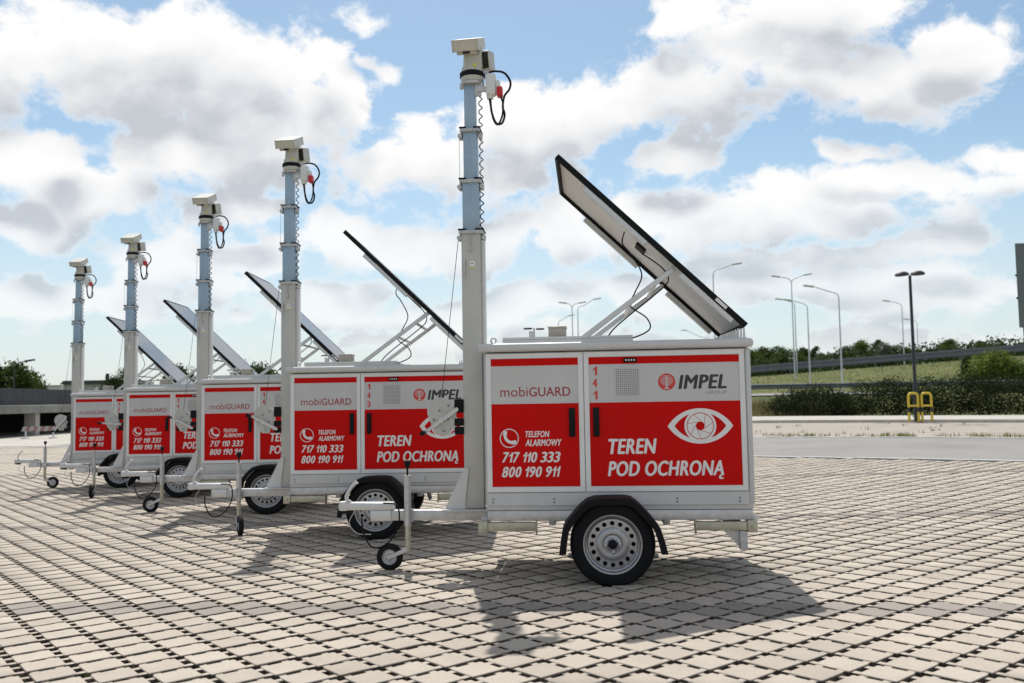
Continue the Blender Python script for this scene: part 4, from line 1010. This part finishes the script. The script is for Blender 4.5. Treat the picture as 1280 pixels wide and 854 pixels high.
# hedge, tall grass
V, Fc = [], []
for i in range(1050):
    X = rng.uniform(12.4, 27.5); Y = 41.2-.17*(X-12.5)+rng.uniform(-.4, 1.3)
    top = (.85+.75*min(1, (X-12.4)/7)+.18*math.sin(X*1.9)+.12*math.sin(X*4.3+1))
    zz = top*rng.uniform(.0, 1)**1.15
    leaves(V, Fc, (X, Y, float(gz(X, Y))+.1+zz), [.24, .22, .15], 56, .045, rng)
me = bpy.data.meshes.new('hedge'); me.from_pydata(V, [], Fc); me.update()
hd = link('hedge', me, LEAF_H)
tag(hd, 'long dark green hedge behind the pale walkway and the black lamp', 'hedge')
def blades(name, n, fx, fy, fz, h, w, m, label=None):
    V, Fc = [], []
    for _ in range(n):
        x, y = fx(), fy(); z = fz(x, y); hh = h*rng.uniform(.5, 1.2); a = rng.uniform(0, PI); dx, dy = math.cos(a)*w, math.sin(a)*w; lx, ly = rng.normal(0, .22*hh, 2)
        i = len(V); V += [(x-dx, y-dy, z), (x+dx, y+dy, z), (x+lx*.4+dx*.7, y+ly*.4+dy*.7, z+hh*.6), (x+lx*.4-dx*.7, y+ly*.4-dy*.7, z+hh*.6), (x+lx, y+ly, z+hh)]
        Fc += [(i, i+1, i+2, i+3), (i+3, i+2, i+4)]
    me = bpy.data.meshes.new(name); me.from_pydata(V, [], Fc); me.update()
    o = link(name, me, m); o['kind'] = 'stuff'
    if label: tag(o, label, 'grass')
    return o
blades('tall_grass', 9000, lambda: rng.uniform(6, 16), lambda: rng.uniform(40.6, 50), lambda x, y: bank_h(x, max(y, 44)) if y > 44 else float(gz(x, y))-.05, .42, .02, STRAW, 'tall straw coloured grass between hedge and trailer')
blades('bank_grass', 14000, lambda: rng.uniform(4, 70), lambda: rng.uniform(57, 84), lambda x, y: bank_h(x, y)-.08, .16, .03, BANKG, 'short bright grass covering the bank')

def tree_at(px, py_top, Y, kind, leafm, label, name='background_tree', group='trees on the skyline', zbase=None, rz=0, sx=1.):
    q = at_depth(px, py_top, Y); zb = zbase if zbase is not None else bank_h(q[0], Y)-.1
    hh = {'broad': 6.5, 'loose': 7.5, 'slim': 8, 'low': 4.2}[kind]*.97
    return tree(name, kind, (q[0], Y, zb), max(.25, (q[2]-zb)/hh), leafm, label, 'tree', group, rz, sx)
ML = {'d': (LEAF_D, 'dark green tree in the belt along the skyline beyond the bank'), 'm': (LEAF_M, 'mid green tree in the belt along the skyline beyond the bank'), 'g': (LEAF_G, 'pale grey green tree in the belt along the skyline beyond the bank')}
rr = random.Random(5)
for px, py, kd, c in [(935, 441, 'broad', 'm'), (955, 438, 'broad', 'm'), (972, 436, 'loose', 'd'), (984, 441, 'low', 'm'), (1002, 439, 'broad', 'd'), (1014, 436, 'slim', 'd'), (1026, 444, 'loose', 'g'), (1036, 447, 'low', 'g'),
                      (1043, 444, 'loose', 'd'), (1058, 437, 'broad', 'g'), (1068, 441, 'loose', 'g'), (1078, 430, 'broad', 'm'), (1091, 428, 'slim', 'd'), (1103, 431, 'loose', 'g'), (1112, 436, 'broad', 'd'), (1122, 434, 'loose', 'g'),
                      (1133, 438, 'broad', 'd'), (1147, 441, 'loose', 'd'), (1164, 439, 'broad', 'd'), (1175, 434, 'loose', 'm'), (1187, 428, 'broad', 'm'), (1199, 437, 'loose', 'g'), (1208, 433, 'slim', 'd'), (1224, 430, 'broad', 'd'), (1238, 441, 'loose', 'g'), (1248, 436, 'loose', 'd'), (1262, 437, 'broad', 'd'), (1275, 434, 'loose', 'm'), (1290, 436, 'broad', 'd')]:
    m_, lb = ML[c]; Yd = rr.uniform(100, 122)
    tree_at(px, py-3, Yd, kd, m_, lb, rz=rr.uniform(0, 6), sx=1.25)
for px, py, Y, kd, m_, lb in [(1243, 441, 60, 'low', LEAF_B, 'bright yellow green bush on the bank above the hedge'), (1209, 447, 61, 'slim', LEAF_D, 'small dark conical tree beside the bright bush'), (1265, 452, 60, 'low', LEAF_M, 'mid green bush between the bright bush and the sign')]:
    tree_at(px, py, Y, kd, m_, lb, 'bush', 'bushes on the bank', rz=px, sx=1.1 if kd == 'low' else .9)
# trees behind the left end of the row
for px, py, Y, kd, m_ in [(148, 473, 95, 'low', LEAF_D), (159, 460, 92, 'loose', LEAF_D), (220, 456, 88, 'loose', LEAF_D), (231, 463, 90, 'low', LEAF_D), (318, 458, 90, 'low', LEAF_D), (329, 460, 92, 'low', LEAF_D)]:
    tree_at(px, py, Y, kd, m_, 'dark tree rising just above the trailer roofs', 'background_tree', 'trees behind the trailers', zbase=-.3, rz=px, sx=.75)
for px, py, Y, kd, m_, lb in [(18, 455, 70, 'broad', LEAF_M, 'broad green tree above the dark parapet'), (33, 468, 72, 'low', LEAF_M, 'lower green tree between the broad one and the white block'), (-8, 458, 70, 'broad', LEAF_D, 'dark tree at the far end of the parapet')]:
    tree_at(px, py, Y, kd, m_, lb, 'background_tree', None, zbase=-.3, rz=px, sx=.8 if kd == 'broad' else .6)
# weeds in the joints
def jx():
    return None
V, Fc = [], []
cand = [i for i in range(len(cxs)) if cys[i] < 9.5]
for _ in range(1500):
    i = rng.choice(cand)
    left = cxs[i] < -1.4 and cys[i] < 6.4
    if not left and rng.random() > .05: continue
    a = ia[i]+(0 if rng.random() < .8 else rng.uniform(0, 1)); b = ib[i]+rng.uniform(0, 1)
    x, y = grid_xy(a, b); z = float(gz(x, y))-.028
    for _k in range(rng.integers(4, 12)):
        dx, dy = rng.normal(0, .014, 2); h = rng.uniform(.01, .034); ax = rng.uniform(0, PI); w = rng.uniform(.002, .005); lx, ly = rng.normal(0, .012, 2)
        j = len(V); V += [(x+dx-math.cos(ax)*w, y+dy-math.sin(ax)*w, z), (x+dx+math.cos(ax)*w, y+dy+math.sin(ax)*w, z), (x+dx+lx, y+dy+ly, z+h)]; Fc.append((j, j+1, j+2))
me = bpy.data.meshes.new('joint_weeds'); me.from_pydata(V, [], Fc); me.update()
wd = link('joint_weeds', me, WEED); tag(wd, 'tiny weeds growing in the joints of the paving', 'weeds', kind='stuff')

V, Fc = [], []
for _ in range(420):
    t = rng.uniform(-14, 6); o_ = 6.55+abs(rng.normal(0, .5)) if rng.random() < .8 else rng.uniform(6.6, 16)
    if rng.random() > .35+.65*math.sin(t*1.3)**2: continue
    x, y = EP+ED*t+EN*o_; z = float(gz(x, y))
    for _k in range(7):
        dx, dy = rng.normal(0, .06, 2); h = rng.uniform(.03, .13); w = rng.uniform(.006, .014); lx, ly = rng.normal(0, .04, 2)
        j = len(V); V += [(x+dx-w, y+dy, z), (x+dx+w, y+dy, z), (x+dx+lx, y+dy+ly, z+h)]; Fc.append((j, j+1, j+2))
me = bpy.data.meshes.new('edge_weeds'); me.from_pydata(V, [], Fc); me.update()
wd = link('edge_weeds', me, WEED); tag(wd, 'sparse yellow green weeds along the far edge of the road', 'weeds', kind='stuff')

# ------------------------------------------------------------------ lamps and street furniture
def arm_lamp(px_b, py_t, Y, heads, label, zb=None, group='tall grey street lamps beyond the lot', r_=.045, m_=None):
    m_ = m_ or GREYP
    q = at_depth(px_b, py_t, Y); zb = bank_h(q[0], Y) if zb is None else zb; h = q[2]-zb
    root = empty('street_lamp', (q[0], Y, zb))
    bm = bmesh.new(); tube(bm, [(0, 0, -.3), (0, 0, h*.5), (0, 0, h-.5)], [r_*1.5, r_*1.15, r_*.9], 10); finish(bm, 'pole', m_, root, 40)
    for (dx, dz) in heads:
        bm = bmesh.new(); tube(bm, catmull([(0, 0, h-.55), (dx*.06, 0, h-.25), (dx*.35, 0, h-.04), (dx*.8, 0, h+dz*.6)], 5), [r_*.8]*15+[r_*.55], 8); finish(bm, 'arm', m_, root, 50)
        bm = bmesh.new(); s_ = 1 if dx > 0 else -1
        A = Matrix.Translation((dx*.8, 0, h+dz*.6)) @ Matrix.Rotation(-s_*math.radians(8), 4, 'Y')
        bx(bm, min(0, s_*.75), max(0, s_*.75), -.14, .14, -.05, .07, .04, 2, A); finish(bm, 'lamp_head', m_, root, 50)
    return tag(root, label, 'street lamp', group)
LL = 'single arm grey street lamp rising beyond the grassy bank'
arm_lamp(989, 347, 75, [(-1.2, .1), (1.3, .3)], 'double arm grey street lamp taller than the other lamps beyond the bank')
arm_lamp(1009, 378, 70, [(-1.5, .25)], LL); arm_lamp(993, 376, 84, [(-1.4, .2)], LL)
arm_lamp(1048, 363, 60, [(-2.1, .45)], 'grey street lamp with a long curved arm standing on the near side of the bank')
arm_lamp(891, 335, 62, [(1.7, .35)], 'grey street lamp rising from behind the lower end of the solar panel')
arm_lamp(1127, 378, 92, [(-1.6, .2)], LL); arm_lamp(1146, 400, 115, [(-1.3, .1)], LL)
L2 = 'distant grey street lamp seen above the trailer roof between mast and solar panel'
arm_lamp(715, 380, 80, [(-.6, .1), (.7, .1)], L2); arm_lamp(722, 381, 84, [(1.9, .8)], L2); arm_lamp(698, 399, 100, [(1.4, .6)], L2)
arm_lamp(886, 420, 110, [(-3.4, 1.2)], LL)

b = ground_at(1146, 528.6); b[2] += .11
root = empty('parking_lamp', tuple(b)); q = at_depth(1134, 341, b[1]); h = q[2]-b[2]
bm = bmesh.new(); tube(bm, [(0, 0, -.05), (0, 0, 1.2), (0, 0, 1.25), (0, 0, h-.1)], [.085, .085, .06, .05], 12); lathe(bm, [(.13, 0), (.13, .03), (.09, .04)], (0, 0, 0.1), 'Z', 12); finish(bm, 'pole', BLKP, root, 40)
for s_ in (-1, 1):
    bm = bmesh.new(); A = Matrix.Translation((s_*.02, 0, h-.05)) @ Matrix.Rotation(s_*math.radians(4 if s_ < 0 else -1), 4, 'Y')
    lathe(bm, [(.001, -.06), (.20, -.05), (.25, -.02), (.22, .05), (.12, .10), (.001, .11)], (0, 0, 0), 'Z', 18)
    for v in bm.verts: v.co = A @ Vector((v.co.x*1.05+s_*.27, v.co.y*.8, v.co.z))
    finish(bm, 'lamp_head', BLKP, root, 50)
tag(root, 'slim black double headed parking lamp rising above the dark hedge', 'street lamp')
# yellow hoops round its foot
for dx in (-.22, .25):
    hb = empty('hoop_guard', (b[0]+dx, b[1]-.28, b[2]+.0)); w = .17; H_ = .95
    bm = bmesh.new(); P = [(-w, 0, -.05), (-w, 0, H_-.12)]+[(-w+.10*(1-math.cos(t)), 0, H_-.12+.12*math.sin(t)) for t in (.4, .8, 1.2, 1.57)]+[(w-.10*(1-math.cos(t)), 0, H_-.12+.12*math.sin(t)) for t in (1.57, 1.2, .8, .4)]+[(w, 0, H_-.12), (w, 0, -.05)]
    tube(bm, P, .042, 10); finish(bm, 'hoop', YELP, hb, 50)
    bm = bmesh.new(); tube(bm, [(-w+.04, 0, .50), (w-.04, 0, .50)], .03, 8); finish(bm, 'cross_tube', YELP, hb, 50)
    for sx_ in (-1, 1):
        bm = bmesh.new(); tube(bm, [(sx_*w, 0, .28), (sx_*w, 0, .45)], .044, 10); finish(bm, 'black_band', BLKP, hb, 50)
    tag(hb, 'yellow hoop guard at the foot of the black parking lamp', 'barrier', 'yellow hoops round the black lamp')
# sign board at the right
q0, q1 = at_depth(1267, 305, 30), at_depth(1272, 410, 30)
root = empty('roadside_sign', (q0[0]+.25, 30, float(gz(q0[0], 30))))
bm = bmesh.new(); tube(bm, [(.0, 0, -.1), (.0, 0, q0[2]-root.location.z-.3)], .075, 12); finish(bm, 'post', BLKP, root, 40)
bm = bmesh.new(); bx(bm, -.27, 1.6, -.14, -.09, q1[2]-root.location.z, q0[2]-root.location.z, .01, 1); sb = finish(bm, 'sign_board', SIGNB, root, 40)
for zz in (.35, .62):
    bm = bmesh.new(); z_ = (q1[2]+(q0[2]-q1[2])*zz)-root.location.z; bx(bm, -.30, 1.6, -.089, -.075, z_-.04, z_+.04); finish(bm, 'stiffener', BLKP, sb, 40)
tag(root, 'tall dark sign board on a black post above the hedge', 'sign')

# ------------------------------------------------------------------ left background: low concrete deck
WX = -26.5
root = empty('concrete_deck', (WX, 46, -.26))
bm = bmesh.new(); bx(bm, -14, 0, -16, 26, 1.27, 1.72, .03); finish(bm, 'deck_slab', DIRTC, root)
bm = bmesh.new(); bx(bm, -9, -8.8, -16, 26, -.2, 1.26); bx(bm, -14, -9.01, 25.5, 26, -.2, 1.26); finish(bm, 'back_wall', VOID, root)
for yy in (-12, -7, -2.2, 3.2, 8.5, 14, 20):
    bm = bmesh.new(); bx(bm, -1.0, -.35, yy, yy+.45, -.2, 1.265, .02); finish(bm, 'column', CONC, root)
for i in range(21):
    bm = bmesh.new(); bx(bm, -.5, -.42, -16+i*2+.02, -14+i*2-.02, 1.73, 2.62, .005, 1); finish(bm, 'parapet_panel', DARKW, root)
tag(root, 'low concrete deck with a dark opening and a dark parapet', 'building')
quad_sheet('deck_apron', lambda s, t: (WX-9+17*s, 36+22*t, float(gz(WX, 44))+.008), 4, 4, WALK)
# red and white barrier
p = at_depth(28, 536.5, 44.6)
root = empty('striped_barrier', (p[0], p[1], -.25))
zc = p[2]+.25
for i in range(9):
    bm = bmesh.new(); sh = .05
    prism(bm, [(i*.19-sh, zc-.12), ((i+1)*.19-sh, zc-.12), ((i+1)*.19+sh, zc+.12), (i*.19+sh, zc+.12)], -.02, .02); finish(bm, 'stripe', FADER if i % 2 else FADEW, root)
for xx in (.15, 1.55):
    bm = bmesh.new(); bx(bm, xx-.03, xx+.03, .021, .07, 0, zc+.1); bx(bm, xx-.05, xx+.05, -.3, .35, -.01, .05); finish(bm, 'leg', GREYP, root)
tag(root, 'red and white striped barrier standing before the dark opening', 'barrier')
# white block far behind
q = at_depth(60, 483, 140); root = empty('white_building', (q[0], 140, -.3)); hz = q[2]+.3
bm = bmesh.new(); bx(bm, -2.0, 2.0, 0, 6, -.2, hz); finish(bm, 'wall', WALLW, root)
bm = bmesh.new(); bx(bm, -2.1, 2.1, -.1, 6.1, hz+.002, hz+.18); finish(bm, 'roof', CONC, root)
for i in range(3):
    bm = bmesh.new(); bx(bm, -1.5+i*1.1, -.8+i*1.1, -.03, -.004, hz-1.3, hz-.6); finish(bm, 'window', VOID, root)
bm = bmesh.new(); bx(bm, 2.01, 5.2, 1, 5, -.2, hz-.9); finish(bm, 'annex', WALLW, root)
tag(root, 'small white flat roofed building far behind the dark parapet', 'building')
q = at_depth(124, 468, 110); root = empty('chimney_house', (q[0], 110, -.3)); zt = q[2]+.3
bm = bmesh.new(); bx(bm, -4.5, 4.5, 0, 5, -.2, zt-1.2); finish(bm, 'wall', CONC, root)
bm = bmesh.new(); prism(bm, [(-4.8, zt-1.198), (4.8, zt-1.198), (4.4, zt-.75), (-4.4, zt-.75)], -.3, 5.3); finish(bm, 'roof', DARKW, root)
bm = bmesh.new(); bx(bm, -.12, .18, 2, 2.4, zt-.8, zt+.15); finish(bm, 'chimney', VOID, root)
tag(root, 'low grey house with a dark chimney behind the last trailer', 'building')
q = at_depth(18, 452, 66); arm_lamp(18, 453, 66, [(1.0, .1)], 'dark lamp top standing out in front of the broad green tree', zb=-.3, group=None, r_=.05, m_=BLKP)
